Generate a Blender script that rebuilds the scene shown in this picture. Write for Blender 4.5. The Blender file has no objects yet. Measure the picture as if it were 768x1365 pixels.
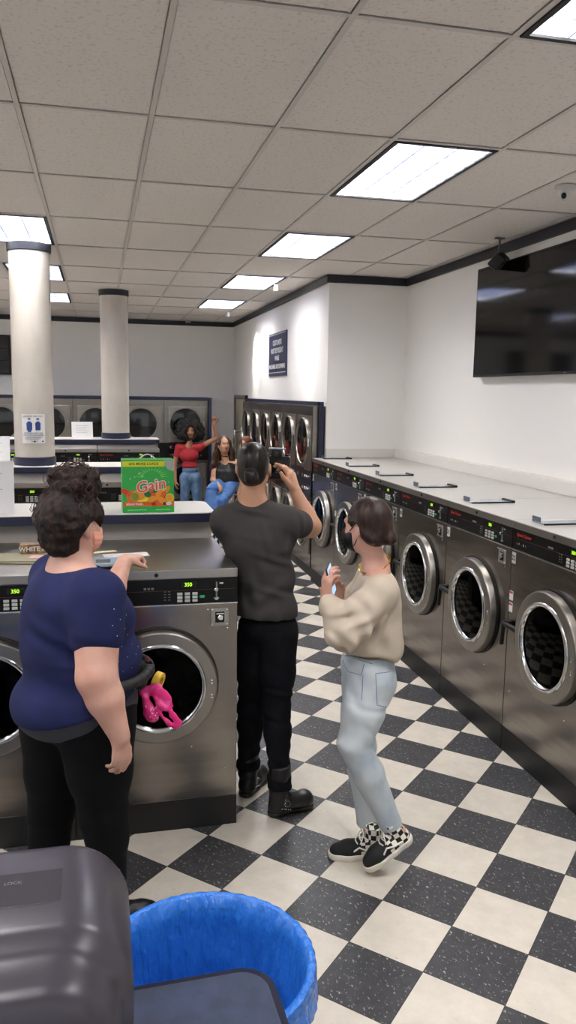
import bpy, bmesh, math, random
import numpy as np
from mathutils import Vector, Matrix, Euler
random.seed(7)
PI = math.pi
C = bpy.context.scene.collection
sc = bpy.context.scene

# ---------------------------------------------------------------- camera
CAM_H = 2.0991; F = 1062.15; YAW = .2347; PITCH = -.1468; ROLL = .0158
def _basis():
    f = Vector((math.sin(YAW)*math.cos(PITCH), math.cos(YAW)*math.cos(PITCH), math.sin(PITCH)))
    r = Vector((math.cos(YAW), -math.sin(YAW), 0)); u = r.cross(f)
    return r*math.cos(ROLL)+u*math.sin(ROLL), -r*math.sin(ROLL)+u*math.cos(ROLL), f
CR, CU, CF = _basis()
def W(px, py, Y):
    """point on the plane y=Y seen at a photo pixel (used to survey where things stand)"""
    d = CR*(px-384)/F + CU*(682.5-py)/F + CF
    t = Y/d.y
    return Vector((d.x*t, Y, CAM_H+d.z*t))
def S(p):
    """metres per photo pixel at point p"""
    return (Vector(p)-Vector((0, 0, CAM_H))).dot(CF)/F
cam = bpy.data.cameras.new('camera'); co = bpy.data.objects.new('camera', cam); C.objects.link(co)
co.matrix_world = Matrix(((CR.x, CU.x, -CF.x, 0), (CR.y, CU.y, -CF.y, 0), (CR.z, CU.z, -CF.z, CAM_H), (0, 0, 0, 1)))
cam.sensor_fit = 'VERTICAL'; cam.sensor_height = 36; cam.lens = F*36/1365; cam.clip_start = .05
sc.camera = co

# ---------------------------------------------------------------- helpers
def lin(c):
    if isinstance(c, str):
        c = [int(c[i:i+2], 16)/255 for i in (0, 2, 4)]
    return tuple((x/12.92 if x <= .04045 else ((x+.055)/1.055)**2.4) for x in c[:3]) + (1,)
_m = {}
def mat(name, col='808080', rough=.5, metal=0., emit=0, ecol=None, trans=0, coat=0, bump=None, spec=None, sheen=0, var=None, sss=0, ior=None):
    """bump=(scale, strength[, distance, stretch]); var=(colour2, scale[, stretch, lo, hi])"""
    if name in _m: return _m[name]
    m = bpy.data.materials.new(name); m.use_nodes = True; _m[name] = m
    nt = m.node_tree; b = nt.nodes['Principled BSDF']; N = nt.nodes.new; L = nt.links.new
    b.inputs['Base Color'].default_value = lin(col); b.inputs['Roughness'].default_value = rough; b.inputs['Metallic'].default_value = metal
    if emit: b.inputs['Emission Color'].default_value = lin(ecol or col); b.inputs['Emission Strength'].default_value = emit
    if trans: b.inputs['Transmission Weight'].default_value = trans
    if coat: b.inputs['Coat Weight'].default_value = coat; b.inputs['Coat Roughness'].default_value = .08
    if spec is not None: b.inputs['Specular IOR Level'].default_value = spec
    if ior: b.inputs['IOR'].default_value = ior
    if sheen: b.inputs['Sheen Weight'].default_value = sheen
    if sss: b.inputs['Subsurface Weight'].default_value = sss; b.inputs['Subsurface Radius'].default_value = (.02, .008, .004); b.inputs['Subsurface Scale'].default_value = .5
    tc = N('ShaderNodeTexCoord') if (bump or var) else None
    def noise(scale, stretch, detail=4):
        mp = N('ShaderNodeMapping'); mp.inputs['Scale'].default_value = stretch
        L(tc.outputs['Object'], mp.inputs['Vector'])
        n = N('ShaderNodeTexNoise'); n.inputs['Scale'].default_value = scale; n.inputs['Detail'].default_value = detail
        L(mp.outputs[0], n.inputs['Vector']); return n
    if bump:
        bs = list(bump)+[.002, (1, 1, 1)][len(bump)-2:]
        n = noise(bs[0], bs[3]); bp = N('ShaderNodeBump'); bp.inputs['Strength'].default_value = bs[1]; bp.inputs['Distance'].default_value = bs[2]
        L(n.outputs['Fac'], bp.inputs['Height']); L(bp.outputs[0], b.inputs['Normal'])
    if var:
        vs = list(var)+[(1, 1, 1), .4, .6][len(var)-2:]
        n = noise(vs[1], vs[2]); r = N('ShaderNodeValToRGB'); r.color_ramp.elements[0].position = vs[3]; r.color_ramp.elements[1].position = vs[4]
        r.color_ramp.elements[0].color = lin(col); r.color_ramp.elements[1].color = lin(vs[0])
        L(n.outputs['Fac'], r.inputs[0]); L(r.outputs[0], b.inputs['Base Color'])
    return m
class MB:
    def __init__(s): s.b = bmesh.new(); s.wn = False
    def box(s, x0, x1, y0, y1, z0, z1, bev=0, seg=2, rot=None, piv=None):
        r = bmesh.ops.create_cube(s.b, size=1)
        vs = r['verts']
        for v in vs: v.co = Vector(((x0+x1)/2+v.co.x*(x1-x0), (y0+y1)/2+v.co.y*(y1-y0), (z0+z1)/2+v.co.z*(z1-z0)))
        if bev:
            s.wn = True
            es = list({e for v in vs for e in v.link_edges})
            q = bmesh.ops.bevel(s.b, geom=es, offset=bev, segments=seg, profile=.5, affect='EDGES')
            vs = list({v for f in q['faces'] for v in f.verts} | {v for v in vs if v.is_valid})
        if rot is not None:
            p = Vector(piv if piv else ((x0+x1)/2, (y0+y1)/2, (z0+z1)/2))
            M = Matrix.Translation(p) @ rot.to_4x4() @ Matrix.Translation(-p)
            for v in vs: v.co = M @ v.co
        return s
    def lathe(s, prof, c=(0, 0, 0), axis='z', n=40, close=False):
        c = Vector(c); rings = []
        for r, h in prof:
            ring = []
            if r < 1e-6:
                p = Vector((0, 0, h)); ring = [p]
            else:
                ring = [Vector((r*math.cos(2*PI*i/n), r*math.sin(2*PI*i/n), h)) for i in range(n)]
            q = []
            for p in ring:
                if axis == 'y': p = Vector((p.x, p.z, -p.y))
                elif axis == 'x': p = Vector((p.z, p.x, p.y))
                q.append(s.b.verts.new(c+p))
            rings.append(q)
        if close: rings.append(rings[0])
        for a, b in zip(rings, rings[1:]):
            if len(a) == 1 and len(b) == 1: continue
            for i in range(n):
                j = (i+1) % n
                try:
                    if len(a) == 1: s.b.faces.new((a[0], b[i], b[j]))
                    elif len(b) == 1: s.b.faces.new((a[i], a[j], b[0]))
                    else: s.b.faces.new((a[i], a[j], b[j], b[i]))
                except ValueError: pass
        return s
    def cyl(s, c, r, h, axis='z', n=32, bev=0):
        b = min(bev, r*.9, h*.45)
        p = [(0, 0), (r-b, 0), (r, b), (r, h-b), (r-b, h), (0, h)] if b else [(0, 0), (r, 0), (r, h), (0, h)]
        return s.lathe(p, c, axis, n)
    def tube(s, pts, r, n=8, caps=True):
        pts = [Vector(p) for p in pts]; rings = []
        rr = r if isinstance(r, (list, tuple)) else [r]*len(pts)
        up = None
        for i, p in enumerate(pts):
            t = (pts[min(i+1, len(pts)-1)]-pts[max(i-1, 0)]).normalized()
            if up is None:
                up = Vector((0, 0, 1)) if abs(t.z) < .9 else Vector((1, 0, 0))
            u = (up - t*up.dot(t)).normalized(); v = t.cross(u); up = u
            rings.append([s.b.verts.new(p+(u*math.cos(2*PI*k/n)+v*math.sin(2*PI*k/n))*rr[i]) for k in range(n)])
        for a, b in zip(rings, rings[1:]):
            for k in range(n): s.b.faces.new((a[k], a[(k+1) % n], b[(k+1) % n], b[k]))
        if caps:
            s.b.faces.new(rings[0][::-1]); s.b.faces.new(rings[-1])
        return s
    def prism(s, poly, a, b, plane='xz'):
        """extrude a 2D polygon between a and b along the remaining axis"""
        def P(u, v, w): return {'xz': (u, w, v), 'xy': (u, v, w), 'yz': (w, u, v)}[plane]
        A = [s.b.verts.new(P(u, v, a)) for u, v in poly]; B = [s.b.verts.new(P(u, v, b)) for u, v in poly]
        s.b.faces.new(A); s.b.faces.new(B[::-1]); n = len(poly)
        for i in range(n): s.b.faces.new((A[i], B[i], B[(i+1) % n], A[(i+1) % n]))
        return s
    def ell(s, c, r, n=24, rot=None):
        q = bmesh.ops.create_uvsphere(s.b, u_segments=n, v_segments=max(8, n//2), radius=1)
        for v in q['verts']:
            p = Vector((v.co.x*r[0], v.co.y*r[1], v.co.z*r[2]))
            if rot is not None: p = rot @ p
            v.co = p+Vector(c)
        return s
    def grid(s, fn, nu, nv):
        g = [[s.b.verts.new(fn(i/nu, j/nv)) for j in range(nv+1)] for i in range(nu+1)]
        for i in range(nu):
            for j in range(nv): s.b.faces.new((g[i][j], g[i+1][j], g[i+1][j+1], g[i][j+1]))
        return s
    def fin(s, name, m, parent=None, loc=None, smooth=35, label=None, xf=None):
        bmesh.ops.remove_doubles(s.b, verts=s.b.verts, dist=1e-6)
        bmesh.ops.recalc_face_normals(s.b, faces=s.b.faces)
        if xf is not None: bmesh.ops.transform(s.b, matrix=xf, verts=s.b.verts)
        me = bpy.data.meshes.new(name); s.b.to_mesh(me); s.b.free()
        o = link(name, me, m, parent, loc, smooth, label)
        if s.wn and smooth:
            w_ = o.modifiers.new('wn', 'WEIGHTED_NORMAL'); w_.keep_sharp = True; w_.weight = 100
        return o
def link(name, me, m, parent=None, loc=None, smooth=35, label=None):
    if m: me.materials.append(m)
    if smooth:
        me.polygons.foreach_set('use_smooth', [True]*len(me.polygons))
        try: me.set_sharp_from_angle(angle=math.radians(smooth))
        except Exception: pass
    o = bpy.data.objects.new(name, me); C.objects.link(o)
    if parent: o.parent = parent
    if loc: o.location = loc
    if label: o['label'] = label
    return o
def tag(o, label, cat, group=None, kind=None):
    if label: o['label'] = label
    if cat: o['category'] = cat
    if group: o['group'] = group
    if kind: o['kind'] = kind
    return o
def thing(name, label, cat, loc=(0, 0, 0), rz=0, group=None):
    o = bpy.data.objects.new(name, None); C.objects.link(o); o.location = loc; o.rotation_euler = (0, 0, rz)
    return tag(o, label, cat, group)
def struct(name, mb, m, **k):
    o = mb.fin(name, m, **k); o['kind'] = 'structure'; return o
def copy_tree(o, parent=None):
    c = o.copy(); C.objects.link(c)
    if parent: c.parent = parent
    for ch in list(o.children): copy_tree(ch, c)
    return c
_dg = None
def text(name, body, size, m, parent=None, M=None, off=0, ext=.0004, shear=0, align='CENTER', bold=0):
    """flat lettering standing in local XZ facing -Y, then moved by matrix M"""
    cu = bpy.data.curves.new('t', 'FONT'); cu.body = body; cu.size = size; cu.align_x = align; cu.align_y = 'CENTER'
    cu.extrude = ext; cu.offset = off+bold; cu.shear = shear; cu.resolution_u = 3
    t = bpy.data.objects.new('t', cu); C.objects.link(t)
    bpy.context.view_layer.update()
    me = bpy.data.meshes.new_from_object(t.evaluated_get(bpy.context.evaluated_depsgraph_get()))
    bpy.data.objects.remove(t); bpy.data.curves.remove(cu)
    me.transform(Matrix.Rotation(PI/2, 4, 'X'))
    if M is not None: me.transform(M)
    me.materials.clear()
    return link(name, me, m, parent, smooth=0)
T = Matrix.Translation

# ---------------------------------------------------------------- materials
def steel(name, col, rough, wav=.25, stretch=(1, 1, 1)):
    m = mat(name, col, rough, 1.0)
    nt = m.node_tree; b = nt.nodes['Principled BSDF']; N = nt.nodes.new; L = nt.links.new
    tc = N('ShaderNodeTexCoord')
    mp = N('ShaderNodeMapping'); mp.inputs['Scale'].default_value = (1.1, 1.1, 5); L(tc.outputs['Object'], mp.inputs[0])
    n = N('ShaderNodeTexNoise'); n.inputs['Scale'].default_value = 1.0; n.inputs['Detail'].default_value = 2; L(mp.outputs[0], n.inputs['Vector'])
    mp2 = N('ShaderNodeMapping'); mp2.inputs['Scale'].default_value = (1, 1, 140); L(tc.outputs['Object'], mp2.inputs[0])
    n2 = N('ShaderNodeTexNoise'); n2.inputs['Scale'].default_value = 2; n2.inputs['Detail'].default_value = 3; L(mp2.outputs[0], n2.inputs['Vector'])
    b1 = N('ShaderNodeBump'); b1.inputs['Strength'].default_value = wav; b1.inputs['Distance'].default_value = .02
    b2 = N('ShaderNodeBump'); b2.inputs['Strength'].default_value = .03; b2.inputs['Distance'].default_value = .0006
    L(n.outputs['Fac'], b1.inputs['Height']); L(n2.outputs['Fac'], b2.inputs['Height']); L(b1.outputs[0], b2.inputs['Normal']); L(b2.outputs[0], b.inputs['Normal'])
    mr = N('ShaderNodeMapRange'); mr.inputs['To Min'].default_value = rough-.06; mr.inputs['To Max'].default_value = rough+.1
    L(n2.outputs['Fac'], mr.inputs[0]); L(mr.outputs[0], b.inputs['Roughness'])
    return m
M_STEEL = steel('brushed_steel', '8c8680', .20, .30)
M_STEELR = steel('door_ring_steel', '9a958e', .3, .08)
M_TOPS = steel('steel_top', 'a8a49e', .3, .05)
M_TOPR = mat('pale_metal_top', 'c9c6c0', .32, .35, bump=(3, .08, .01))
M_CHROME = mat('chrome', 'd8d8d8', .12, 1.0)
M_BLACK = mat('black_panel', '070708', .3, spec=.3)
M_PLINTH = mat('black_plinth', '0e0e0f', .5)
M_BLKPL = mat('black_plastic', '0a0a0b', .38, spec=.35)
M_RUBBER = mat('rubber_black', '060606', .5)
M_GLASS = mat('dark_glass', '1c1e20', .03, 0, trans=1, ior=1.12)
M_BOWL = mat('drum_dark', '303236', .2, .9)
M_NAVY = mat('navy_trim', '171c38', .42)
M_CROWN = mat('navy_crown', '14161f', .45)
M_WALL = mat('wall_paint', 'eeebe6', .55, bump=(60, .04, .002))
M_WHITE = mat('white_laminate', 'dcd8d2', .35)
M_DIV = mat('divider_panel', 'bcb6ae', .45, var=('a9a299', 3, (1, 1, 4), .35, .65))
M_RED = mat('red_lettering', 'b0281e', .4)
M_WTXT = mat('white_lettering', 'd8d8d8', .4)
M_GTXT = mat('grey_lettering', '6a6a6c', .4)
M_KEY = mat('key_grey', 'b9bcb4', .35)
M_GREEN = mat('green_key', '1f9a5c', .4)
M_LED = mat('green_led', '2a3a08', .4, emit=1.1, ecol='9be028')
M_LEDBG = mat('led_window', '050705', .1)
M_PAPER = mat('white_paper', 'e4e2e0', .7)

# ---------------------------------------------------------------- the room
X1 = 3.40; XL = -4.6; YB = 14.95; YF = -2.4; H = 3.394; XJ = 2.485; YJ = 8.62
CX, CY, DX, DY = -.3348, 4.0614, .6096, 1.2192
def floor_mat():
    m = mat('checker_floor', '808080', .28); nt = m.node_tree; b = nt.nodes['Principled BSDF']; N = nt.nodes.new; L = nt.links.new
    tc = N('ShaderNodeTexCoord')
    sub = N('ShaderNodeVectorMath'); sub.operation = 'SUBTRACT'; sub.inputs[1].default_value = (.9122, 2.6789, 0); L(tc.outputs['Object'], sub.inputs[0])
    rot = N('ShaderNodeVectorRotate'); rot.rotation_type = 'Z_AXIS'; rot.inputs['Angle'].default_value = .7831; L(sub.outputs[0], rot.inputs['Vector'])
    scl = N('ShaderNodeVectorMath'); scl.operation = 'SCALE'; scl.inputs['Scale'].default_value = 1/.3048; L(rot.outputs[0], scl.inputs[0])
    add = N('ShaderNodeVectorMath'); add.operation = 'ADD'; add.inputs[1].default_value = (100, 100, .5); L(scl.outputs[0], add.inputs[0])
    ck = N('ShaderNodeTexChecker'); ck.inputs['Scale'].default_value = 1; L(add.outputs[0], ck.inputs['Vector'])
    # specks
    def specks(scale, lo, hi, sm=(1, 1, 1)):
        mp = N('ShaderNodeMapping'); mp.inputs['Scale'].default_value = sm; mp.inputs['Rotation'].default_value = (0, 0, .6); L(tc.outputs['Object'], mp.inputs[0])
        n = N('ShaderNodeTexNoise'); n.inputs['Scale'].default_value = scale; n.inputs['Detail'].default_value = 3; n.inputs['Roughness'].default_value = .7; L(mp.outputs[0], n.inputs['Vector'])
        r = N('ShaderNodeMapRange'); r.inputs['From Min'].default_value = lo; r.inputs['From Max'].default_value = hi; r.clamp = True; L(n.outputs['Fac'], r.inputs[0]); return r
    def mix(f, a, bb):
        x = N('ShaderNodeMix'); x.data_type = 'RGBA'
        L(f.outputs[0], x.inputs[0])
        for i, v in ((6, a), (7, bb)):
            if isinstance(v, str): x.inputs[i].default_value = lin(v)
            else: L(v, x.inputs[i])
        return x.outputs[2]
    dark = mix(specks(80, .605, .655, (1, .6, 1)), mix(specks(20, .4, .6), '343437', '3d3d40'), 'a8a6a0')
    light = mix(specks(70, .66, .72, (1, .6, 1)), mix(specks(9, .35, .65), 'c8c0b2', 'd2cabc'), 'aaa294')
    ckf = N('ShaderNodeMath'); ckf.operation = 'MULTIPLY'; ckf.inputs[1].default_value = 1; L(ck.outputs['Fac'], ckf.inputs[0])
    col = mix(ckf, light, dark)
    # grout
    fr = N('ShaderNodeVectorMath'); fr.operation = 'FRACTION'; L(add.outputs[0], fr.inputs[0])
    sp = N('ShaderNodeSeparateXYZ'); L(fr.outputs[0], sp.inputs[0])
    def edge(o):
        a = N('ShaderNodeMath'); a.operation = 'SUBTRACT'; a.inputs[1].default_value = .5; L(o, a.inputs[0])
        c = N('ShaderNodeMath'); c.operation = 'ABSOLUTE'; L(a.outputs[0], c.inputs[0]); return c
    mx = N('ShaderNodeMath'); mx.operation = 'MAXIMUM'; L(edge(sp.outputs[0]).outputs[0], mx.inputs[0]); L(edge(sp.outputs[1]).outputs[0], mx.inputs[1])
    gt = N('ShaderNodeMath'); gt.operation = 'GREATER_THAN'; gt.inputs[1].default_value = .4945; L(mx.outputs[0], gt.inputs[0])
    col = mix(gt, col, '2c2a2a')
    L(col, b.inputs['Base Color'])
    n = N('ShaderNodeTexNoise'); n.inputs['Scale'].default_value = 6; L(tc.outputs['Object'], n.inputs['Vector'])
    r = N('ShaderNodeMapRange'); r.inputs['To Min'].default_value = .3; r.inputs['To Max'].default_value = .5; L(n.outputs['Fac'], r.inputs[0]); L(r.outputs[0], b.inputs['Roughness'])
    return m
struct('floor', MB().box(XL, X1, YF, YB, -.1, 0), floor_mat(), smooth=0)
struct('wall_right', MB().box(X1, X1+.15, YF, YJ+.1, 0, H+.1), M_WALL, smooth=0)
struct('wall_jog', MB().box(XJ, X1, YJ, YJ+.06, 0, H), M_WALL, smooth=0)
struct('wall_inner_right', MB().box(XJ, XJ+.1, YJ+.06, 13.2, 2.0, H).box(XJ, XJ+.1, 13.2, YB, 0, H), M_WALL, smooth=0)
struct('wall_back', MB().box(XL, XJ+.1, YB, YB+.15, 0, H+.1), M_WALL, smooth=0)
struct('wall_left', MB().box(XL-.15, XL, YF, YB, 0, H+.1), M_WALL, smooth=0)
struct('wall_front', MB().box(XL, X1, YF-.15, YF, 0, .45).box(XL, X1, YF-.15, YF, 2.85, H+.1).box(XL, -4.1, YF-.15, YF, .45, 2.85).box(2.9, X1, YF-.15, YF, .45, 2.85), M_WALL, smooth=0)
m = MB()
for k in range(6):
    xx = -4.1+7.0*k/5; m.box(xx-.03, xx+.03, YF-.1, YF-.04, .45, 2.85)
m.box(-4.1, 2.9, YF-.1, YF-.04, .43, .49).box(-4.1, 2.9, YF-.1, YF-.04, 2.81, 2.87)
struct('added_window', m, mat('added_window_frame', '2a2b2e', .4), smooth=0)  # frame of an unseen front opening, added so sky light fills the room
cells_light = [(-5, 0), (-5, 6), (-7, 1), (-7, 3), (-7, 5), (-7, 7), (-7, -1), (3, -4), (3, -2), (3, 0), (3, 2), (3, 4), (3, 6), (-1, 2), (-1, 4), (-1, 6), (-1, -2), (-1, -4), (-5, -2), (-5, 1), (-5, 4), (-5, 7)]  # some out-of-view cells are extra lights added to brighten the left and back
M_TILE = mat('ceiling_tile', 'dfd8d2', .85, bump=(90, .35, .003), var=('cdc6c0', 55, (1, 1, 1), .56, .66))
mb = MB()
def cellx(i): return CX+DX*i
def celly(j): return CY+DY*j
for i in range(-7, 7):
    for j in range(-6, 9):
        if (i, j) in cells_light: continue
        x0, x1, y0, y1 = max(cellx(i), XL), min(cellx(i+1), X1), max(celly(j), YF), min(celly(j+1), YB)
        if x1 <= x0 or y1 <= y0: continue
        if y0 > YJ+.06 and x0 > XJ: continue
        mb.box(x0+.0150, x1-.0150, y0+.0150, y1-.0150, H+.003, H+.02)
mb.box(XL, X1, YF, YB, H+.118, H+.138)
struct('ceiling', mb, M_TILE, smooth=0)
mb = MB()
for i in range(-7, 7):
    mb.box(cellx(i)-.012, cellx(i)+.012, YF, YB if cellx(i) < XJ else YJ, H-.003, H+.0005)
for j in range(-5, 9):
    mb.box(XL, XJ if celly(j) > YJ else X1, celly(j)-.012, celly(j)+.012, H-.0035, H)
struct('trim_1', mb, mat('ceiling_grid', 'c9c2bc', .5), smooth=0)
ch = .085
def crown(n, x0, x1, y0, y1):
    o = struct(n, MB().box(x0, x1, y0, y1, H-ch, H-.004, .006), M_CROWN); return o
crown('trim_2', X1-.035, X1, YF, YJ); crown('trim_3', XJ-.035, X1-.035, YJ-.035, YJ); crown('trim_4', XJ-.035, XJ, YJ, YB)
crown('trim_5', XL, XJ-.035, YB-.035, YB); crown('trim_6', XL, XL+.035, YF, YB-.035)
# pale rails low on the far walls and behind the right-hand washers
struct('trim_7', MB().box(XJ-.03, XJ, 13.9, YB-.02, 1.24, 1.27, .004).box(1.9, XJ, YB-.02, YB, 1.24, 1.27, .004), M_WALL)
struct('baseboard_right', MB().box(X1-.10, X1, 2.2, YJ-.03, 1.402, 1.50), mat('rail_paint', 'dedad2', .5), smooth=0)
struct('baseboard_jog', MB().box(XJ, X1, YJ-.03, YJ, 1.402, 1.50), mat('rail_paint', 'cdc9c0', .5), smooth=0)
# door on the far right wall
struct('door_1', MB().box(XJ-.05, XJ, 13.45, 13.52, 0, 2.06).box(XJ-.05, XJ, 14.5, 14.57, 0, 2.06).box(XJ-.05, XJ, 13.45, 14.57, 2.0, 2.07), mat('door_frame_dark', '6d675c', .5), smooth=0)
struct('door_2', MB().box(XJ-.03, XJ, 13.52, 14.5, 0, 2.0, .004), mat('door_cream', 'c9c0a6', .5))

# ceiling lights
M_LAMP = mat('lamp_diffuser', 'ffffff', .5, emit=15, ecol='fffcf8')
M_LOUV = mat('lamp_louvre', 'e8ebf2', .4)
M_BLADE = mat('lamp_blade', '7d86a6', .4)
M_LFR = mat('lamp_frame', '0c0d0e', .6)
Lw, Ld = DX-.03, DY-.03
def make_light():
    t = thing('ceiling_light', None, 'ceiling light', (0, 0, H))
    x, y = Lw/2, Ld/2
    m = MB()
    for a in ((-x, -x+.024, -y, y), (x-.024, x, -y, y), (-x, x, -y, -y+.024), (-x, x, y-.024, y)): m.box(*a, -.008, .002)
    m.fin('frame', M_LFR, t, smooth=0)
    m = MB()
    for a in ((-x, -x+.004, -y, y), (x-.004, x, -y, y), (-x, x, -y, -y+.004), (-x, x, y-.004, y)): m.box(*a, .002, .11)
    m.box(-x, x, -y, y, .10, .112)
    m.fin('housing', M_LOUV, t, smooth=0)
    MB().box(-x+.01, x-.01, -y+.01, y-.01, .085, .095).fin('diffuser', M_LAMP, t, smooth=0)
    m = MB()
    for k in (1, 2):
        u = -x+2*x*k/3; m.box(u-.004, u+.004, -y+.004, y-.004, .01, .06)
    for k in range(1, 9):
        v = -y+2*y*k/9; m.box(-x+.004, x-.004, v-.003, v+.003, .012, .058)
    m.fin('louvre', M_BLADE, t, smooth=0)
    return t
LL = {(3, -2): 'bright ceiling light cut off by the top right corner', (3, 0): 'large recessed ceiling light above the walkway, nearest one fully in view',
      (3, 2): 'recessed ceiling light just in front of the wall corner, second in the right line', (3, 4): 'recessed ceiling light third along the line beside the sign wall',
      (3, 6): 'small far ceiling light at the end of the right line by the back wall', (-1, 2): 'bright ceiling light at the left edge, just above the front round column',
      (-1, 4): 'ceiling light partly hidden behind the front round column top', (-1, 6): 'small far ceiling light seen between the two round columns'}
proto = make_light(); first = True
for c in cells_light:
    o = proto if first else copy_tree(proto); first = False
    o.location = (cellx(c[0])+DX/2, celly(c[1])+DY/2, H)
    o['label'] = LL.get(c, 'recessed ceiling light added outside the picture, in the %s part of the room' % ('near' if c[1] < 2 else 'left'))
    o['group'] = 'recessed fluorescent ceiling lights'

# ---------------------------------------------------------------- washers
def ring_door(t, x0, z0, R, prot, name='door', hinge=1, handle=True, w=.8, fine=True):
    """round porthole door on the front plane y=0 facing -y"""
    c = (x0, 0, z0); r = R*.70
    n = 64 if fine else 40
    door = MB().lathe([(R, .0), (R, -prot*.80), (R*.992, -prot*.93), (R*.97, -prot), (R*.80, -prot-.001)], c, 'y', n).fin(name, M_STEELR, t, smooth=28)
    MB().lathe([(R*.80, -prot-.002), (R*.785, -prot-.010), (R*.755, -prot-.012), (R*.725, -prot-.006), (r, -prot+.012)], c, 'y', n).fin('rim', M_CHROME, door, smooth=60)
    prof = [(r, -prot+.012)]
    k = 5
    for i in range(k):
        a = r*(1-.09*i); d = -prot+.014+i*(prot-.02)/k
        prof += [(a*.985, d+.001), (a*.955, d+.002), (a*.94, d+.008)]
    prof += [(r*.45, -.004), (0, -.002)]
    MB().lathe(prof, c, 'y', n).fin('drum', M_BOWL, door, smooth=20)
    MB().lathe([(r*1.005, -prot+.006), (r*.8, -prot+.001), (r*.4, -prot-.004), (0, -prot-.006), (0, -prot-.003), (r*.4, -prot-.001), (r*.8, -prot+.004), (r*1.005, -prot+.009)], c, 'y', n).fin('glass', M_GLASS, door, smooth=60)
    MB().lathe([(R*1.025, -.0005), (R*1.035, -.012), (R*1.01, -.014), (R*.98, -.012)], c, 'y', n).fin('gasket', M_RUBBER, door, smooth=60)
    if fine:
        for dz in (-.05, -.035, .02, .035):
            MB().ell((x0+hinge*R*.89, -prot-.001, z0+dz-.01), (.0055, .004, .0055), 10).fin('rivet', M_CHROME, door)
    return door
def make_washer(w, h, d, R, zc, label, logo='Speed Queen', lid=False, fine=True, hz=.03):
    t = thing('washing_machine', label, 'washing machine')
    x = w/2-.003; zp0, zp1 = h-.165, h-.045
    MB().box(-x-.002, x+.002, .0, d, 0, .15, .004).fin('plinth', M_PLINTH, t)
    cab = MB().box(-x, x, .0, d, .152, zp0-.006, .004).fin('cabinet', M_STEEL, t)
    MB().box(-x, x, -.004, .02, zp0-.006, zp0, .001).fin('panel_trim', M_CHROME, t)
    cp = MB().box(-x, x, .002, d, zp0, zp1, .003).fin('control_panel', M_BLACK, t)
    top = MB().box(-x, x, -.004, d, zp1, h, .006).fin('top', M_TOPR if lid else M_TOPS, t)
    if lid: MB().box(-x, x, -.006, .004, zp1, h-.004, .002).fin('top_front_edge', M_TOPS, t)
    MB().cyl((0, -.012, (zp1+h)/2), .009, .012, 'y', 16, .002).fin('lock_button', M_BLKPL, t)
    # panel furniture
    y = .0015; zm = (zp0+zp1)/2
    MB().box(-x+.01, x-.01, y-.001, .004, zm+.004, zm+.006).fin('red_line', mat('panel_red_line', '4a1c16', .5), cp, smooth=0)
    if fine:
        text('logo', logo, .028, M_RED, cp, T((-.36*w, y-.0008, zm+.03)), shear=.25, bold=.0006)
        for k, s_ in enumerate(('1', 'P', ':', '%', '/')):
            text('symbol', s_, .018, M_WTXT, cp, T((-.44*w+k*.024, y-.0008, zm-.025)))
    dsp = MB().box(.145*w, .245*w, y-.002, .004, zm+.018, zm+.045, .001).fin('display', M_LEDBG, cp)
    text('digits', '350', .024, M_LED, dsp, T((.192*w, y-.003, zm+.031)), bold=.0004)
    kb = MB()
    for i in range(3):
        for j in range(3):
            kb.box(.142*w+i*.046*w-.013, .142*w+i*.046*w+.011, y-.005, .004, zm-.012-j*.0165-.006, zm-.012-j*.0165+.006, .0015)
    kb.fin('keypad', M_KEY, cp)
    MB().box(.275*w-.01, .275*w+.012, y-.005, .004, zm-.034, zm-.022, .0015).fin('start_key', M_GREEN, cp)
    m = MB()
    for k in range(3): m.box(-.075*w+k*.017, -.075*w+k*.017+.012, y-.003, .004, zm+.012, zm+.022, .001)
    for a in range(2):
        for b_ in range(4): m.box(.045*w+a*.02, .045*w+a*.02+.010, y-.0015, .004, zm-.04+b_*.013, zm-.04+b_*.013+.003)
    m.fin('indicators', M_GTXT, cp, smooth=0)
    sx = .365*w
    cs = MB().box(sx-.004, sx+.004, y-.006, .004, zm-.038, zm+.040, .002).fin('coin_slot', M_TOPS, cp)
    MB().cyl((sx-.002, y-.016, zm+.004), .010, .014, 'y', 16, .003).fin('slot_knob', M_CHROME, cs)
    MB().prism([(sx-.013, zm-.036), (sx+.013, zm-.036), (sx+.005, zm-.046), (sx-.005, zm-.046)], y-.004, .004).box(sx+.014, sx+.032, y-.002, .004, zm+.030, zm+.036).fin('slot_cup', M_KEY, cs)
    # lock plate
    lx, lz, q = .385*w, zp0-.07, .042
    lp = MB().box(lx-q, lx+q, -.005, .002, lz-q, lz+q, .002).fin('lock_plate', M_TOPS, t)
    MB().box(lx-.022, lx+.022, -.0065, -.003, lz-.026, lz+.026, .001).fin('recess', M_BOWL, lp)
    MB().cyl((lx+.002, -.02, lz), .013, .016, 'y', 20, .003).box(lx-.018, lx+.018, -.014, -.006, lz+.014, lz+.022, .002).fin('lock_barrel', M_CHROME, lp)
    m = MB()
    for a in (-1, 1):
        for b_ in (-1, 1): m.ell((lx+a*(q-.007), -.006, lz+b_*(q-.007)), (.005, .004, .005), 10)
    m.ell((lx-q-.014, -.001, lz+q-.003), (.005, .004, .005), 10).ell((lx+q-.004, -.001, lz-q-.014), (.005, .004, .005), 10)
    m.ell((.06*w+.15*w, -.001, zc-R-.05), (.004, .003, .004), 8).ell((.42*w, -.001, zc-R-.17), (.004, .003, .004), 8).ell((-.42*w, -.001, zc-R-.1), (.004, .003, .004), 8)
    m.fin('screws', M_CHROME, t)
    ring_door(t, hz, zc, R, .055, 'door', 1, True, w, fine)
    # lever handle at the left of the door
    hx = -w/2+.035; 
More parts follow.
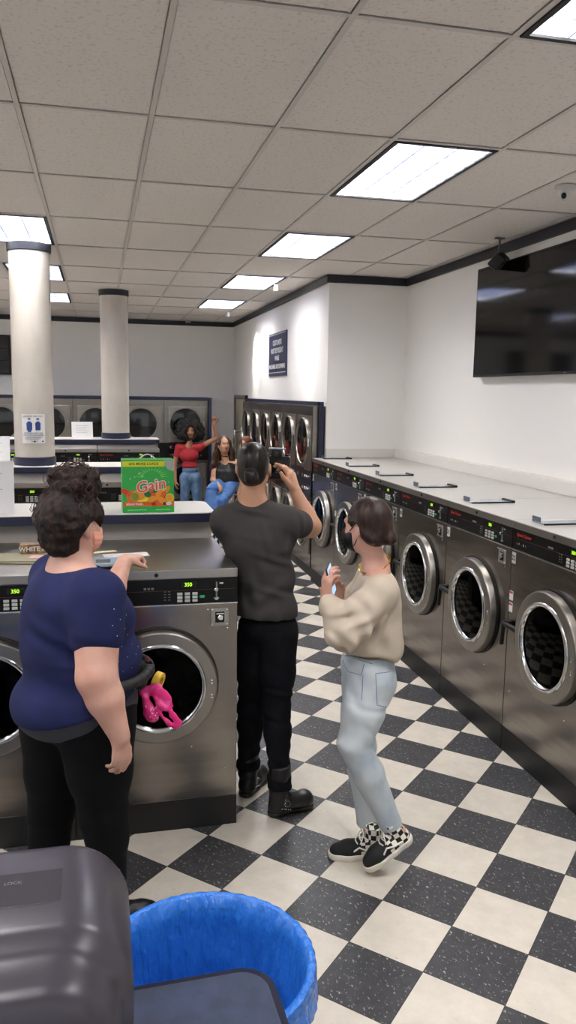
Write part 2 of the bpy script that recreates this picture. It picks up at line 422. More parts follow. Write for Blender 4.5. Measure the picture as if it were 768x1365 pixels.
    hd = MB().box(hx-.012, hx+.013, -.062, -.038, zc-.125, zc+.005, .009, 3, rot=Matrix.Rotation(.06, 3, 'Y')).box(hx-.010, hz-R+.03, -.055, -.028, zc-.012, zc+.016, .008, 3).box(hx-.02, hx+.02, -.05, .001, zc-.02, zc+.02, .005)
    hd.fin('door_handle', M_BLKPL, t)
    if lid:
        # glazed soap-dispenser lid lying on the top with a raised tab and black bar
        l = MB().box(-.355, -.235, .075, .385, h, h+.007, .002).fin('dispenser_lid', mat('lid_blue_grey', '87919b', .2), t)
        MB().box(-.375, -.29, .078, .084, h+.002, h+.036, .001).fin('lid_tab', mat('tab_dark', '4a525c', .3), l)
        MB().box(-.37, -.225, .36, .385, h, h+.017, .003).fin('lid_bar', M_BLKPL, l)
        MB().box(-.237, -.230, .07, .385, h, h+.010, .001).fin('lid_edge', M_BLKPL, l)
    return t
# right-hand row (faces -x)
W0, WW = 4.13, .8906
M_STICK = mat('number_sticker', 'c9c8c2', .5)
proto = make_washer(WW, 1.40, 1.066, .30, .79, None, lid=True)
nums = ['22', '21', '20', '19', '18', '17', '23']
pos = ['nearest one, red and white sticker by its handle', 'second nearest, its whole round door in view', 'third nearest, just right of the beige sweater',
       'fourth nearest, hidden behind the brown-haired head', 'second farthest, door just left of the brown-haired head', 'farthest of the row, beside the stacked dryers', 'nearer than 22, just outside the right picture edge']
RW = []
for n in range(7):
    o = proto if n == 0 else copy_tree(proto); RW.append(o)
for n, o in enumerate(RW):
    o.location = (2.33, W0+WW*((n if n < 6 else -1)-.5), 0); o.rotation_euler = (0, 0, -PI/2)
    o['label'] = 'right-hand row washer, '+pos[n]; o['group'] = 'washers along the right wall'
    st = MB().box(-WW/2+.012, -WW/2+.052, -.002, .001, 1.15, 1.215).fin('number_sticker', M_STICK, o, smooth=0)
    text('number', nums[n], .04, M_BLKPL, st, T((-WW/2+.032, -.003, 1.182)), bold=.0008)
    if n in (0, 4):
        for k, z in enumerate((.86, .93) if n == 0 else (.72, .88)):
            ws = MB().box(-WW/2+.008, -WW/2+.046, -.002, .001, z, z+.055).fin('warning_sticker', M_PAPER, o, smooth=0)
            MB().box(-WW/2+.009, -WW/2+.045, -.003, .001, z+.04, z+.052).fin('red_band', M_RED if n == 0 else M_GTXT, ws, smooth=0)
# islands (face the camera)
def island(yf, xr, nw, label_rows, ledge_y, xl, IS, ww, LZ, rx, dp=.5):
    for k in range(nw):
        o = IS if k == 0 else copy_tree(IS)
        o.location = (xr-ww*(k+.5), yf, 0); o['label'] = label_rows[k]; o['group'] = 'washers in the centre rows'
    y0 = ledge_y
    d = thing('divider_counter', None, 'counter', ((rx+xl)/2, y0+.25, 0)); hw = (rx-xl)/2
    MB().box(-hw+.02, hw-.02, -.19, .24, 0, LZ-.05, .004).fin('divider_wall', M_DIV, d)
    def rr(g):
        p = []; R_ = .07
        for cx_, cy_, a0 in ((hw-R_, .25-R_, 0), (-hw+R_, .25-R_, 90), (-hw+R_, -.25+R_, 180), (hw-R_, -.25+R_, 270)):
            for q in range(7):
                a = math.radians(a0+15*q); p.append((cx_+(R_+g)*math.cos(a), cy_+(R_+g)*math.sin(a)))
        return p
    MB().prism(rr(-.002), LZ-.05, LZ, 'xy').fin('countertop', M_WHITE, d, smooth=30)
    MB().prism(rr(.002), LZ-.053, LZ-.004, 'xy').fin('edge_band', M_NAVY, d, smooth=30)
    return d
IA = make_washer(.765, 1.29, .80, .27, .74, None, hz=.01); IB = make_washer(.74, 1.354, .80, .27, .78, None, hz=.01); IC = make_washer(.745, 1.412, .80, .27, .82, None, hz=.01)
d1 = island(3.62, .63, 3, ['steel washer at the aisle end of the front row, behind the bandana, showing 350', 'steel washer at the left edge, second in the front row behind the woman in navy', 'steel washer outside the left edge, third in the front row'], 4.42, -2.4, IA, .765, 1.432, .64)
tag(d1, 'long white counter with navy edge carrying the green detergent box', 'counter', 'raised counters behind the washer rows')
d2 = island(6.75, .435, 3, ['washer in the second row half hidden behind the green detergent box', 'washer in the second row with lit display left of the curly bun', 'washer in the second row outside the left edge'], 7.5, -3.2, IB, .74, 1.413, .47)
tag(d2, 'white counter with navy edge under the front round column', 'counter', 'raised counters behind the washer rows')
d3 = island(9.90, .733, 4, ['far-row washer just above and behind the detergent box, at the row end', 'far-row washer just right of the front column, with lit display', 'far-row washer hidden mostly behind the front column', 'far-row washer at the left picture edge'], 10.65, -4.0, IC, .745, 1.482, .79)
tag(d3, 'farthest white counter with navy edge under the back round column', 'counter', 'raised counters behind the washer rows')

# ---------------------------------------------------------------- stacked dryers
def make_dryer(w, h=1.97, d=.9):
    t = thing('stacked_dryer', None, 'dryer'); x = w/2-.002
    MB().box(-x, x, 0, d, .12, h, .003).fin('cabinet', M_STEEL, t)
    MB().box(-x, x, .02, d, 0, .12, .003).fin('plinth', M_PLINTH, t)
    for zc in (1.56, .58):
        z0, z1 = zc-.31, zc+.30
        dp = MB().box(-.30, .335, -.012, .001, z0, z1, .004).fin('door', M_STEELR, t)
        R = .275; c = (-.01, 0, zc)
        MB().lathe([(R, -.012), (R, -.030), (R*.985, -.034), (R*.95, -.032), (R*.94, -.02), (R*.93, -.013)], c, 'y', 48).fin('ring', M_STEELR, dp, smooth=40)
        MB().lathe([(R*.95, -.022), (R*.6, -.028), (0, -.031), (0, -.028), (R*.6, -.024), (R*.95, -.018)], c, 'y', 40).fin('glass', mat('dryer_glass', '08090a', .08, 0, coat=.4), dp, smooth=60)
        MB().box(.285, .305, -.04, -.01, zc-.05, zc+.05, .005).fin('handle', M_CHROME, dp)
    cp = MB().box(-x, x, -.006, .004, .94, 1.24, .003).fin('control_panel', M_BLACK, t)
    for s_ in (-1, 1):
        zz = 1.09+s_*.07
        for kx, kr in ((.12, .022), (.19, .018), (.26, .014)): MB().cyl((kx, -.02, zz), kr, .014, 'y', 20, .004).fin('knob', M_CHROME, cp)
        for kx in (-.24, -.015): MB().box(kx-.04, kx+.035, -.009, -.004, zz-.02, zz+.02, .002).fin('plate', M_CHROME, cp)
    MB().box(.05, .28, -.008, -.002, 1.23, 1.25, .002).fin('trim_strip', M_TOPS, cp)
    return t
proto = make_dryer(.745)
DR = [proto]+[copy_tree(proto) for _ in range(5)]
nm = ['nearest of the right-hand dryer stacks, next to the washers', 'second dryer stack from the near end, above the photographer\'s elbow', 'third dryer stack from the near end, above the camera', 'third dryer stack from the far end, just right of the photographer\'s head', 'second dryer stack from the far end, over the photographer\'s head', 'farthest right-hand dryer stack, beside the cream door']
for n, o in enumerate(DR):
    o.location = (2.35, 8.70+.745*(n+.5), 0); o.rotation_euler = (0, 0, -PI/2); o['label'] = nm[n]; o['group'] = 'dryers along the right wall'
proto = make_dryer(.753)
nm = ['dryer stack behind the woman in the red top', 'dryer stack seen right of the back round column', 'dryer stack mostly behind the back round column', 'dryer stack seen just right of the front column', 'dryer stack behind the front column', 'dryer stack at the left picture edge', 'dryer stack outside the left edge']
for n in range(7):
    o = proto if n == 0 else copy_tree(proto)
    o.location = (1.855-.753*(n+.5), 13.85, 0); o['label'] = nm[n]; o['group'] = 'dryers along the back wall'
f = thing('dryer_surround', 'navy trim frame around the right-hand dryer bank', 'trim frame', (2.40, 8.66, 0))
MB().box(-.01, .057, 0, 4.52, 1.975, 2.02, .006).fin('top_rail', M_NAVY, f)
MB().box(.015, .057, -.03, .03, 0, 2.02, .006).fin('end_post', M_NAVY, f)
f = thing('dryer_surround', 'navy trim frame around the back-wall dryer bank', 'trim frame', (1.89, 13.85, 0))
MB().box(-5.4, .03, -.03, 1.0, 1.975, 2.02, .006).fin('top_rail', M_NAVY, f)
MB().box(-.03, .03, -.03, 1.0, 0, 1.98, .006).fin('end_post', M_NAVY, f)

# ---------------------------------------------------------------- columns
def column(x, y, z0, label):
    t = thing('round_column', label, 'column', (x, y, 0)); r = .178
    MB().lathe([(r, z0), (r, H-.002)], n=64).fin('shaft', mat('column_plaster', 'c4bdb2', .55, bump=(12, .15, .004), var=('b3aba0', 4, (1, 1, .5), .35, .7)), t, smooth=60)
    MB().lathe([(r, z0), (r+.010, z0+.002), (r+.010, z0+.075), (r, z0+.078)], n=64).fin('base_band', M_NAVY, t, smooth=40)
    MB().lathe([(r, H-.075), (r+.014, H-.07), (r+.014, H-.004), (r, H-.004)], n=64).fin('cap_band', M_CROWN, t, smooth=40)
    return t
c1 = column(-.575, 7.76, 1.415, 'round plaster column with a notice taped to it, on the second counter')
c2 = column(.229, 10.88, 1.483, 'round bare plaster column standing on the farthest counter')
# ---------------------------------------------------------------- wall and ceiling things
t = thing('television', 'large black flat screen television high on the right wall', 'television', (X1-.02, 5.90, 2.275))
MB().box(-.07, -.035, -.835, .835, 0, .945, .006).fin('casing', M_BLKPL, t)
MB().box(-.0725, -.066, -.822, .822, .022, .932, .001).fin('screen', mat('tv_screen', '090909', .08, spec=.35), t, smooth=0)
MB().box(-.036, .018, -.3, .3, .25, .7, .004).fin('wall_mount', M_BLKPL, t)
MB().box(-.0745, -.072, -.66, -.63, .008, .015).fin('maker_mark', M_GTXT, t, smooth=0)

t = thing('wall_sign', 'tall navy notice board with white lettering on the far wall', 'sign', (XJ, 11.12, 2.35))
MB().box(-.02, 0, -.555, .555, 0, .60, .004).fin('board', mat('sign_navy', '2a2d4c', .45), t)
MB().box(-.022, -.019, -.53, .53, .575, .582).box(-.022, -.019, -.53, .53, .045, .052).fin('rule', M_WTXT, t, smooth=0)
RZ = Matrix.Rotation(-PI/2, 4, 'Z')
for s_, z, q in (('CUSTOMERS', .46, .10), ('MUST BE PRESENT', .35, .095), ('WHILE', .245, .09), ('MACHINES ARE RUNNING', .13, .085)):
    text('lettering', s_, q, M_WTXT, t, T((-.022, 0, z)) @ RZ, bold=.003)

t = thing('security_camera', 'white dome security camera on the ceiling near the television', 'security camera', (2.83, 4.62, H))
MB().lathe([(0, -.002), (.062, -.002), (.062, -.028), (.05, -.036), (0, -.036)], n=36).fin('base', mat('cam_white', 'c9c6c4', .35), t)
b_ = MB().ell((-.01, -.01, -.052), (.04, .04, .04), 28).fin('ball', mat('cam_white', 'c9c6c4', .35), t)
MB().ell((-.028, -.034, -.066), (.017, .017, .02), 20).fin('lens', M_BLKPL, b_)
t = thing('security_camera', 'tiny white camera on the ceiling edge of the far back wall', 'security camera', (1.62, YB-.14, H))
MB().cyl((0, 0, -.05), .045, .048, n=24, bev=.01).fin('base', mat('cam_white', 'c9c6c4', .35), t)
MB().ell((0, -.02, -.06), (.032, .032, .032), 18).fin('lens', mat('lens_grey', '3a3a3c', .2), t)

t = thing('wall_speaker', 'small black speaker on a bracket above the television corner', 'speaker', (3.24, 6.22, H))
MB().tube([(0, 0, -.002), (0, 0, -.14)], .009, 10).box(-.04, .04, -.02, .02, -.008, -.001, .002).fin('bracket', mat('bracket_grey', '55565a', .4, .6), t)
bd = MB().box(-.045, .045, -.125, .125, -.06, .06, .012).fin('body', M_BLKPL, t, (0, 0, -.185)); bd.rotation_euler = (.25, .75, -.5)
MB().box(-.048, -.044, -.05, .03, -.035, .035, .002).fin('badge', M_WTXT, bd)

for x, y, lab in ((2.03, 9.35, 'small spotlight on the ceiling aimed at the wall right of the sign'), (2.0, 12.7, 'small spotlight on the ceiling aimed at the wall left of the sign')):
    t = thing('spotlight', lab, 'spotlight', (x, y, H), group='small ceiling spotlights')
    MB().cyl((0, 0, -.012), .03, .011, n=20).tube([(0, 0, -.01), (0, 0, -.05)], .005, 8).fin('mount', M_PAPER, t)
    MB().lathe([(0, .04), (.024, .035), (.028, -.03), (.024, -.03), (.02, .0), (0, .0)], (0.02, 0, -.075), n=20).fin('can', M_PAPER, t)
    l = bpy.data.lights.new('spot', 'SPOT'); l.energy = 60; l.spot_size = math.radians(50); l.spot_blend = .7; l.color = (1, .95, .84); l.shadow_soft_size = .02
    o = bpy.data.objects.new('spot_lamp', l); C.objects.link(o); o.location = (x+.02, y, H-.12)
    o.rotation_euler = (Vector((XJ, y+.05, 2.72))-Vector((x, y, H-.12))).to_track_quat('-Z', 'Y').to_euler()

t = thing('wall_screen', 'dark framed screen on the back wall at the left picture edge', 'screen', (-2.2, YB-.02, 2.36))
MB().box(-.74, .74, -.06, .018, 0, .68, .006).fin('frame', M_BLKPL, t)
m = MB()
for k in range(3): m.box(-.71, .71, -.064, -.055, .03+k*.215, .03+k*.215+.20)
m.fin('screen', mat('tv_screen2', '1c1d1c', .1), t, smooth=0)

# notice wrapped on the front column
t = thing('column_notice', 'white notice with two blue masked figures taped to the front column', 'notice', (-.575, 7.76, 0))
def wrap(u, z, r): a = -PI/2-YAW*.1+u/r; return Vector((r*math.cos(a), r*math.sin(a), z))
a0, z0, z1 = .01, W(32, 591, 7.58).z, W(32, 552, 7.58).z
def patch(name, u0, u1, za, zb, m_, par, r=.1805, n=8):
    mb = MB(); mb.grid(lambda p, q: wrap(u0+(u1-u0)*p, za+(zb-za)*q, r), n, 1); mb.grid(lambda p, q: wrap(u0+(u1-u0)*p, za+(zb-za)*q, r-.0008), n, 1)
    return mb.fin(name, m_, par, smooth=60)
zz = z1-z0
pp = patch('paper', a0-.105, a0+.105, z0, z1, M_PAPER, t, .1800, 14)
mblue = mat('notice_blue', '24417f', .6)
for k, u in enumerate((-.035, .04)):
    cu_, zc = a0+u, z0+zz*.62
    mb = MB(); r = .1832
    def shp(pts):
        vs = [mb.b.verts.new(wrap(cu_+p, zc+q, r)) for p, q in pts]; mb.b.faces.new(vs)
    sc_ = 1.0 if k == 0 else .92
    shp([(-.024*sc_, -.045), (.024*sc_, -.045), (.026*sc_, .02), (.012, .03), (-.012, .03), (-.026*sc_, .02)])
    if k == 0: shp([(-.015, -.06), (.015, -.06), (.015, -.045), (-.015, -.045)])
    shp([(math.cos(a)*.014, .05+math.sin(a)*.016) for a in [i*PI/8 for i in range(0, 9)]])
    mb.fin('figure', mblue, pp, smooth=0)
    mb = MB(); shp([(math.cos(a)*.013, .05+math.sin(a)*.015) for a in [PI+i*PI/8 for i in range(0, 9)]])
    mb.fin('face_mask', M_WTXT, pp, smooth=0)
    mb = MB(); shp([(math.cos(a)*.015, .037+math.sin(a)*.006) for a in [PI+i*PI/8 for i in range(0, 9)]]); mb.fin('chin_line', M_BLKPL, pp, smooth=0)
def wraptext(s_, size, z, m_):
    o = text('lettering', s_, size, m_, pp, bold=.0003)
    for v in o.data.vertices: v.co = wrap(a0+v.co.x, z+v.co.z, .1812)
wraptext('YOU MUST KEEP APART', .017, z0+zz*.93, M_GTXT); wraptext('PLEASE MAINTAIN A SAFE', .0145, z0+zz*.35, mblue); wraptext('DISTANCE BETWEEN CUSTOMERS', .012, z0+zz*.28, mblue)
for k in range(4): patch('small_print', a0-.08+.01*(k % 2), a0+.08-.012*k, z0+zz*(.22-.035*k), z0+zz*(.232-.035*k), M_GTXT, pp, .1808)
patch('badge', a0+.0, a0+.016, z0+zz*.04, z0+zz*.09, M_BLKPL, pp, .1808); patch('badge', a0+.075, a0+.088, z0+zz*.04, z0+zz*.09, M_BLKPL, pp, .1808); wraptext('   thank you', .014, z0+zz*.065, M_GTXT)

# leaning leaflets on the counters
def leaflet(x, y, z, w, h, label, tilt=-.18, rz=0):
    t = thing('leaflet_stand', label, 'leaflet', (x, y, z), rz)
    R2 = Matrix.Rotation(tilt, 3, 'X')
    p = MB().box(-w/2, w/2, -.002, .002, 0, h, rot=R2, piv=(0, 0, 0)).box(-w/2, w/2, -.01, .10, 0, .004).fin('holder', M_PAPER, t, smooth=0)
    m = MB()
    for k in range(5): m.box(-w*.3, w*.3-(k % 3)*.02, -.0035, -.002, h*(.75-.1*k), h*(.75-.1*k)+.006, rot=R2, piv=(0, 0, 0))
    m.fin('print', mat('faint_print', 'b9b8ba', .6), p, smooth=0)
p = W(6, 683, 4.5); leaflet(p.x-.10, 4.52, 1.433, .30, .285, 'large white sheet standing on the front counter at the left edge', -.12)
p = W(5, 616, 7.75); leaflet(p.x-.10, 7.62, 1.414, .34, .27, 'white sheet standing on the second counter left of the front column', -.12)
p = W(110, 582, 10.8); leaflet(p.x, 10.80, 1.483, .27, .22, 'small white folded card on the farthest counter between the columns', -.2, .1)

# ---------------------------------------------------------------- detergent box
gx0, gx1 = W(163.5, 684, 4.46).x, W(232.5, 684, 4.46).x; gw = gx1-gx0; gh = .295
t = thing('detergent_box', 'green laundry detergent box with orange lettering on the front counter', 'detergent box', ((gx0+gx1)/2, 4.46, 1.433), .02)
MG = mat('box_green', '1aa63a', .4, coat=.3); MY = mat('box_yellow', 'e6dc1c', .4); MO = mat('box_orange', 'e8641e', .4); MO2 = mat('box_orange_light', 'f09a2c', .45); MGD = mat('box_leaf', '1f6b2a', .45); MR2 = mat('box_red_orange', 'cf3f18', .45)
x = gw/2
bx = MB().box(-x, x, 0, .13, 0, gh, .003).fin('carton', MG, t)
def flat(name, poly, m_, lay, par=bx):
    return MB().prism(poly, -.0006*lay, .001, 'xz').fin(name, m_, par, smooth=0)
flat('top_band', [(-x+.002, gh-.038), (x*.62, gh-.038), (x*.66, gh-.008), (-x+.002, gh-.008)], MY, 1)
text('lettering', '60% MORE LOADS', .020, MGD, bx, T((-.025, -.0008, gh-.023)), bold=.0004)
flat('corner_patch', [(x-.002, gh-.003)]+[(x-.002-.055*math.cos(a)+0, gh-.003-.06*math.sin(a)) for a in [i*PI/16 for i in range(0, 9)]], mat('box_grey', 'a9a9a6', .5), 1)
m = MB()
for k in range(13):
    a = PI*(k+.5)/13; c0, s0 = math.cos(a), math.sin(a); n0 = (-s0*.003, c0*.003)
    m.prism([(.02+.05*c0+n0[0], .195+.04*s0+n0[1]), (.02+.095*c0, .195+.062*s0), (.02+.05*c0-n0[0], .195+.04*s0-n0[1])], -.0007, .001, 'xz')
m.fin('rays', mat('box_ray', '7ccf5a', .5), bx, smooth=0)
# fruit and flower artwork
def disc(cx_, cz_, r, m_, lay, sx=1, rot=0, a0=0, a1=2*PI, name='flower'):
    return flat(name, [(cx_+r*sx*math.cos(a)*math.cos(rot)-r*math.sin(a)*math.sin(rot), cz_+r*sx*math.cos(a)*math.sin(rot)+r*math.sin(a)*math.cos(rot)) for a in [a0+(a1-a0)*i/18 for i in range(18 if a1-a0 > 6 else 19)]], m_, lay)
disc(-.085, .088, .036, MO, 1); disc(-.078, .090, .024, mat('box_pale_green', '8fc65c', .5), 2); disc(-.05, .10, .03, MO2, 2, 1.5, .3); disc(-.122, .115, .016, MR2, 1, 2, -.5)
for k in range(9): disc(.05+.032*math.cos(k*.7), .085+.028*math.sin(k*.7), .017, (MR2, MO, MO2)[k % 3], 2+k % 3*.5, 1.5, k*.7)
disc(.05, .083, .013, MO2, 4); disc(.117, .082, .024, MY, 2); disc(.117, .082, .018, MO2, 3); disc(.10, .125, .012, MO2, 2, 2.4, .9); disc(.085, .13, .008, MY, 3, 2, .9)
disc(-.005, .104, .017, MGD, 4.5, 1.2, -.5, name='leaf'); disc(.038, .122, .010, MGD, 4.5, 1.6, .6, name='leaf'); disc(-.03, .075, .02, MY, 1.5, 1.6, .2)
# white-outlined name
for off_, m_, yy in ((.0052, M_PAPER, -.0042), (.0012, MO, -.0052)):
    text('lettering', 'Gain', .088, m_, bx, T((.012, yy, .150)) @ Matrix.Rotation(-.17, 4, 'Y'), bold=off_, shear=.12, ext=.0006)
m = MB()
for a, b_, r in ((-.05, .22, .004), (-.075, .20, .003), (-.03, .205, .003), (.11, .17, .003), (-.1, .19, .004)): m.prism([(a, b_-r), (a+r, b_), (a, b_+r), (a-r, b_)], -.0012, .001, 'xz')
m.fin('sparkle', M_PAPER, bx, smooth=0)
flat('lower_band', [(-x+.002, .036), (x-.002, .036), (x-.002, .064), (-x+.002, .060)], MO, 2)
text('lettering', 'island fresh.', .020, M_PAPER, bx, T((-.075, -.0018, .049)), bold=.0005)
disc(.088, .050, .009, M_NAVY, 3, name='badge'); disc(.112, .050, .010, M_PAPER, 3, 1.6, name='badge')
for u0, u1 in ((-.115, -.01), (.04, .12)):
    flat('small_print', [(u0, .014), (u1, .014), (u1, .017), (u0, .017)], mat('box_pale', '9fe0a0', .5), 1)
MB().tube([(-.045+.09*k/12, .06, gh+.026*math.sin(PI*k/12)) for k in range(13)], .0035, 8).fin('handle', M_WTXT, t)

# ---------------------------------------------------------------- things on the front washers
t = thing('scale', 'flat grey digital scale with a display on the front washer', 'scale', (*W(138, 750, 3.80).xy, 1.291), .0)
p0, p1 = W(108, 757, 3.68), W(167, 757, 3.68); sw = (p1.x-p0.x)/2
t.location = ((p0.x+p1.x)/2, 3.76, 1.291)
MB().box(-sw, sw, -.075, .085, .004, .022, .008, 3).fin('body', mat('scale_grey', '8e9aa6', .35), t)
MB().box(-sw*.34, sw*.34, -.045, .03, .0215, .0228, .0005).fin('display', mat('lcd_grey', '565f66', .2), t)
MB().box(-sw+.01, sw-.01, -.06, .07, 0, .006, .002).fin('base', M_BLKPL, t)
o = MB().box(-.11, .11, -.05, .05, 0, .0012, rot=Matrix.Rotation(.12, 3, 'Z')).fin('paper_sheet', mat('paper_grey', 'd2d0cf', .6), None, (.125, 3.98, 1.291), smooth=0)
tag(o, 'white printed slip lying behind the grey scale', 'paper')
o2 = MB().box(-.05, .03, -.012, -.006, .0012, .0016).box(-.03, .05, .01, .014, .0012, .0016).fin('print', mat('faint_print', 'b9b8ba', .6), o, smooth=0)
o = MB().box(-.06, .06, -.02, .02, 0, .003, .001, rot=Matrix.Rotation(.3, 3, 'Z')).fin('envelope', mat('cream_paper', 'd9cba6', .6), None, (.02, 4.08, 1.291)); tag(o, 'cream slip of paper just in front of the masked face', 'paper')
# folders, pink slip and snack bar at the left
p = W(35, 741, 3.9)
o = MB().box(-.17, .17, -.10, .10, 0, .006, .002, rot=Matrix.Rotation(-.25, 3, 'Z')).box(-.15, .17, -.09, .10, .007, .013, .002, rot=Matrix.Rotation(-.15, 3, 'Z')).fin('paper_folder', mat('folder_olive', '9a947a', .6), None, (-.36, 3.95, 1.291)); tag(o, 'pale olive paper folder under the snack box', 'folder')
o = MB().box(-.07, .07, -.035, .035, 0, .003, .001, rot=Matrix.Rotation(-.1, 3, 'Z')).fin('pink_slip', mat('pink_paper', 'd9a8a0', .6), None, (-.26, 3.93, 1.3045)); tag(o, 'folded pink paper slip beside the snack box', 'paper')
t = thing('snack_box', 'small brown printed snack box lying left of the curly hair', 'box', (-.30, 4.06, 1.3045), .14)
MB().box(-.085, .085, -.03, .03, 0, .045, .003).fin('carton', mat('snack_brown', '6b4a34', .5, var=('a8875a', 30, (1, 1, 1), .45, .6)), t)
text('lettering', 'WHITE KING', .032, M_WTXT, t, T((0, -.031, .022)), bold=.0006)

# ---------------------------------------------------------------- foreground
M_BLUE = mat('bin_blue', '2868b4', .35)
def bin_(x, y, label):
    t = thing('waste_bin', label, 'bin', (x, y, 0)); r = .272; h = .70
    MB().lathe([(0, .004), (.215, 0), (.225, .02), (r-.02, h-.06), (r-.018, h-.05), (r, h-.05), (r+.006, h-.012), (r, h), (r-.014, h), (r-.022, h-.03), (.21, .03), (0, .025)], n=72).fin('bucket', M_BLUE, t, smooth=45)
    return t
b1 = bin_(.235, 1.79, 'round blue waste bin with a shiny blue liner in the foreground')
# crumpled liner clinging to the inside
nz = random.Random(3)
ph = [(nz.uniform(0, 6.28), nz.randint(5, 40), nz.uniform(.4, 1)) for _ in range(14)]
def linerpt(u, v):
    a = 2*PI*u; base = .256-(.256-.20)*(v**1.1); z = .704-.66*v
    w_ = sum(s_*math.sin(n_*a+p+v*3*math.sin(p)) for p, n_, s_ in ph)/8
    r = base-.004-.022*min(1, v*3)*abs(w_)-.006*v
    if v < .06: r = .2735-(.2735-.254)*(v/.06); z = .706+.003*math.sin(v/.06*PI)
    return Vector((r*math.cos(a), r*math.sin(a), z))
m = MB(); m.grid(linerpt, 220, 34)
m.grid(lambda u, v: Vector((math.cos(2*PI*u)*(.2745+.007*v+.0012*math.sin(u*2*PI*43)), math.sin(2*PI*u)*(.2745+.007*v+.0012*math.sin(u*2*PI*43)), .706-.09*v+.006*math.sin(u*2*PI*7)*v)), 220, 6)
m.lathe([(0, .05), (.19, .052)], n=60)
ML = mat('bag_blue', '2a6fc8', .09, bump=(22, 1, .03, (1, 1, .4))); m.fin('liner', ML, b1, smooth=70)
b2 = bin_(-.655, 2.42, 'blue bin whose rim just shows at the lower left edge')
# blue laminate table
TZ = .85
t = thing('laminate_table', 'blue speckled laminate table with dark edge and rounded corner', 'table', (-.2, 1.0, 0))
x0, x1, y0, y1 = -.70, .565, -.45, .55; R_ = .075; t.rotation_euler = (0, 0, .035)
def rrect(x0, x1, y0, y1, R_):
    p = []
    for cx_, cy_, a0_ in ((x1-R_, y1-R_, 0), (x0+R_, y1-R_, 90), (x0+R_, y0+R_, 180), (x1-R_, y0+R_, 270)):
        for q in range(9): a = math.radians(a0_+90*q/8); p.append((cx_+R_*math.cos(a), cy_+R_*math.sin(a)))
    return p
top = MB().prism(rrect(x0+.016, x1-.016, y0+.016, y1-.016, R_-.014), TZ-.036, TZ+.0005, 'xy').fin('tabletop', mat('blue_laminate', '1f2940', .5, var=('2a3650', 22, (1, 1, 1), .38, .62)), t)
MB().prism(rrect(x0, x1, y0, y1, R_), TZ-.038, TZ-.003, 'xy').fin('edge_band', mat('edge_dark_navy', '12162c', .2, coat=.3), t, smooth=30)
for sx in (x0+.06, x1-.06):
    for sy in (y0+.06, y1-.10): MB().tube([(sx, sy, 0), (sx, sy, TZ-.038)], .02, 14).fin('leg', M_BLKPL, t)
# smoky plastic dispenser standing on it
HZ = 1.27
t = thing('towel_dispenser', 'dark smoky plastic dispenser with rounded shoulders, cut by the lower left corner', 'dispenser', (0, 0, TZ))
xr_ = .040; hh = HZ-TZ
def prof(inset, top_, r):
    p = [(-.46+inset, 0)]
    p += [(-.46+inset+r-r*math.cos(a), top_-r+r*math.sin(a)) for a in [PI/2*i/12 for i in range(13)]]
    p += [(xr_-inset-r+r*math.sin(a), top_-r+r*math.cos(a)) for a in [PI/2*i/12 for i in range(13)]]
    return p+[(xr_-inset, 0)]
M_SMOKE = mat('smoky_plastic', '3a363e', .30, bump=(5, .02, .01))
m = MB(); secs = [(1.438, .022, .105), (1.43, .006, .11), (1.41, 0, .115), (1.20, 0, .115), (1.185, .004, .113), (1.17, .016, .108), (1.155, .022, .106), (1.11, .03, .105), (1.09, .05, .1)]
rings = []
for yy, ins, r in secs:
    rings.append([m.b.verts.new((u, yy, v)) for u, v in prof(ins, hh-ins*1.2, r)])
for a, b_ in zip(rings, rings[1:]):
    for k in range(len(a)-1): m.b.faces.new((a[k], a[k+1], b_[k+1], b_[k]))
m.b.faces.new(rings[0]); m.b.faces.new(rings[-1][::-1])
body = m.fin('housing', M_SMOKE, t, smooth=50)
MB().box(-.4, -.075, 1.25, 1.345, hh-.001, hh+.0012, .001).fin('label_recess', mat('smoky_plastic2', '302d34', .3), body)
text('embossing', 'LOCK', .011, mat('emboss_grey', '75737a', .3), body, T((-.155, 1.315, hh+.001)) @ Matrix.Rotation(-PI/2, 4, 'X'), ext=.001)
MB().box(-.36, -.06, 1.084, 1.092, .02, hh-.14, .003).fin('window', mat('smoke_window', '15131a', .12, coat=.6), body)

# ---------------------------------------------------------------- laundry cart far down the aisle
t = thing('laundry_cart', 'chrome laundry cart with tall hanging pole by the seated woman', 'laundry cart', (1.86, 11.0, 0))
m = MB()
for z in (.42, .72):
    m.tube([(-.3, -.24, z), (.3, -.24, z), (.3, .24, z), (-.3, .24, z), (-.3, -.24, z)], .011, 8)
for k in range(9):
    u = -.3+.075*k
    m.tube([(u, -.24, .72), (u, -.24, .42), (u, .24, .42), (u, .24, .72)], .004, 6)
for k in range(7):
    v = -.24+.08*k; m.tube([(-.3, v, .72), (-.3, v, .42), (.3, v, .42), (.3, v, .72)], .004, 6)
m.fin('basket', M_CHROME, t)
zt = W(313, 573, 11.0).z
xa = W(313, 600, 11.0).x-1.86; xb = W(322, 600, 11.0).x-1.86
MB().tube([(xa, 0, .1), (xa, 0, zt)], .013, 10).tube([(xb, 0, .1), (xb, 0, zt+.03)], .013, 10).fin('pole', M_CHROME, t)
MB().tube([(xa, 0, zt-.03), (xb, 0, zt-.01)], .012, 8).fin('hanging_bar', M_BLKPL, t)
for sx in (-.27, .27):
    for sy in (-.2, .2): MB().tube([(sx, sy, .42), (sx, sy, .09)], .011, 8).fin('leg', M_CHROME, t)
for sx in (-.27, .27):
    for sy in (-.2, .2): MB().cyl((sx-.012, sy, .045), .045, .024, 'x', 20, .006).fin('caster', M_RUBBER, t)

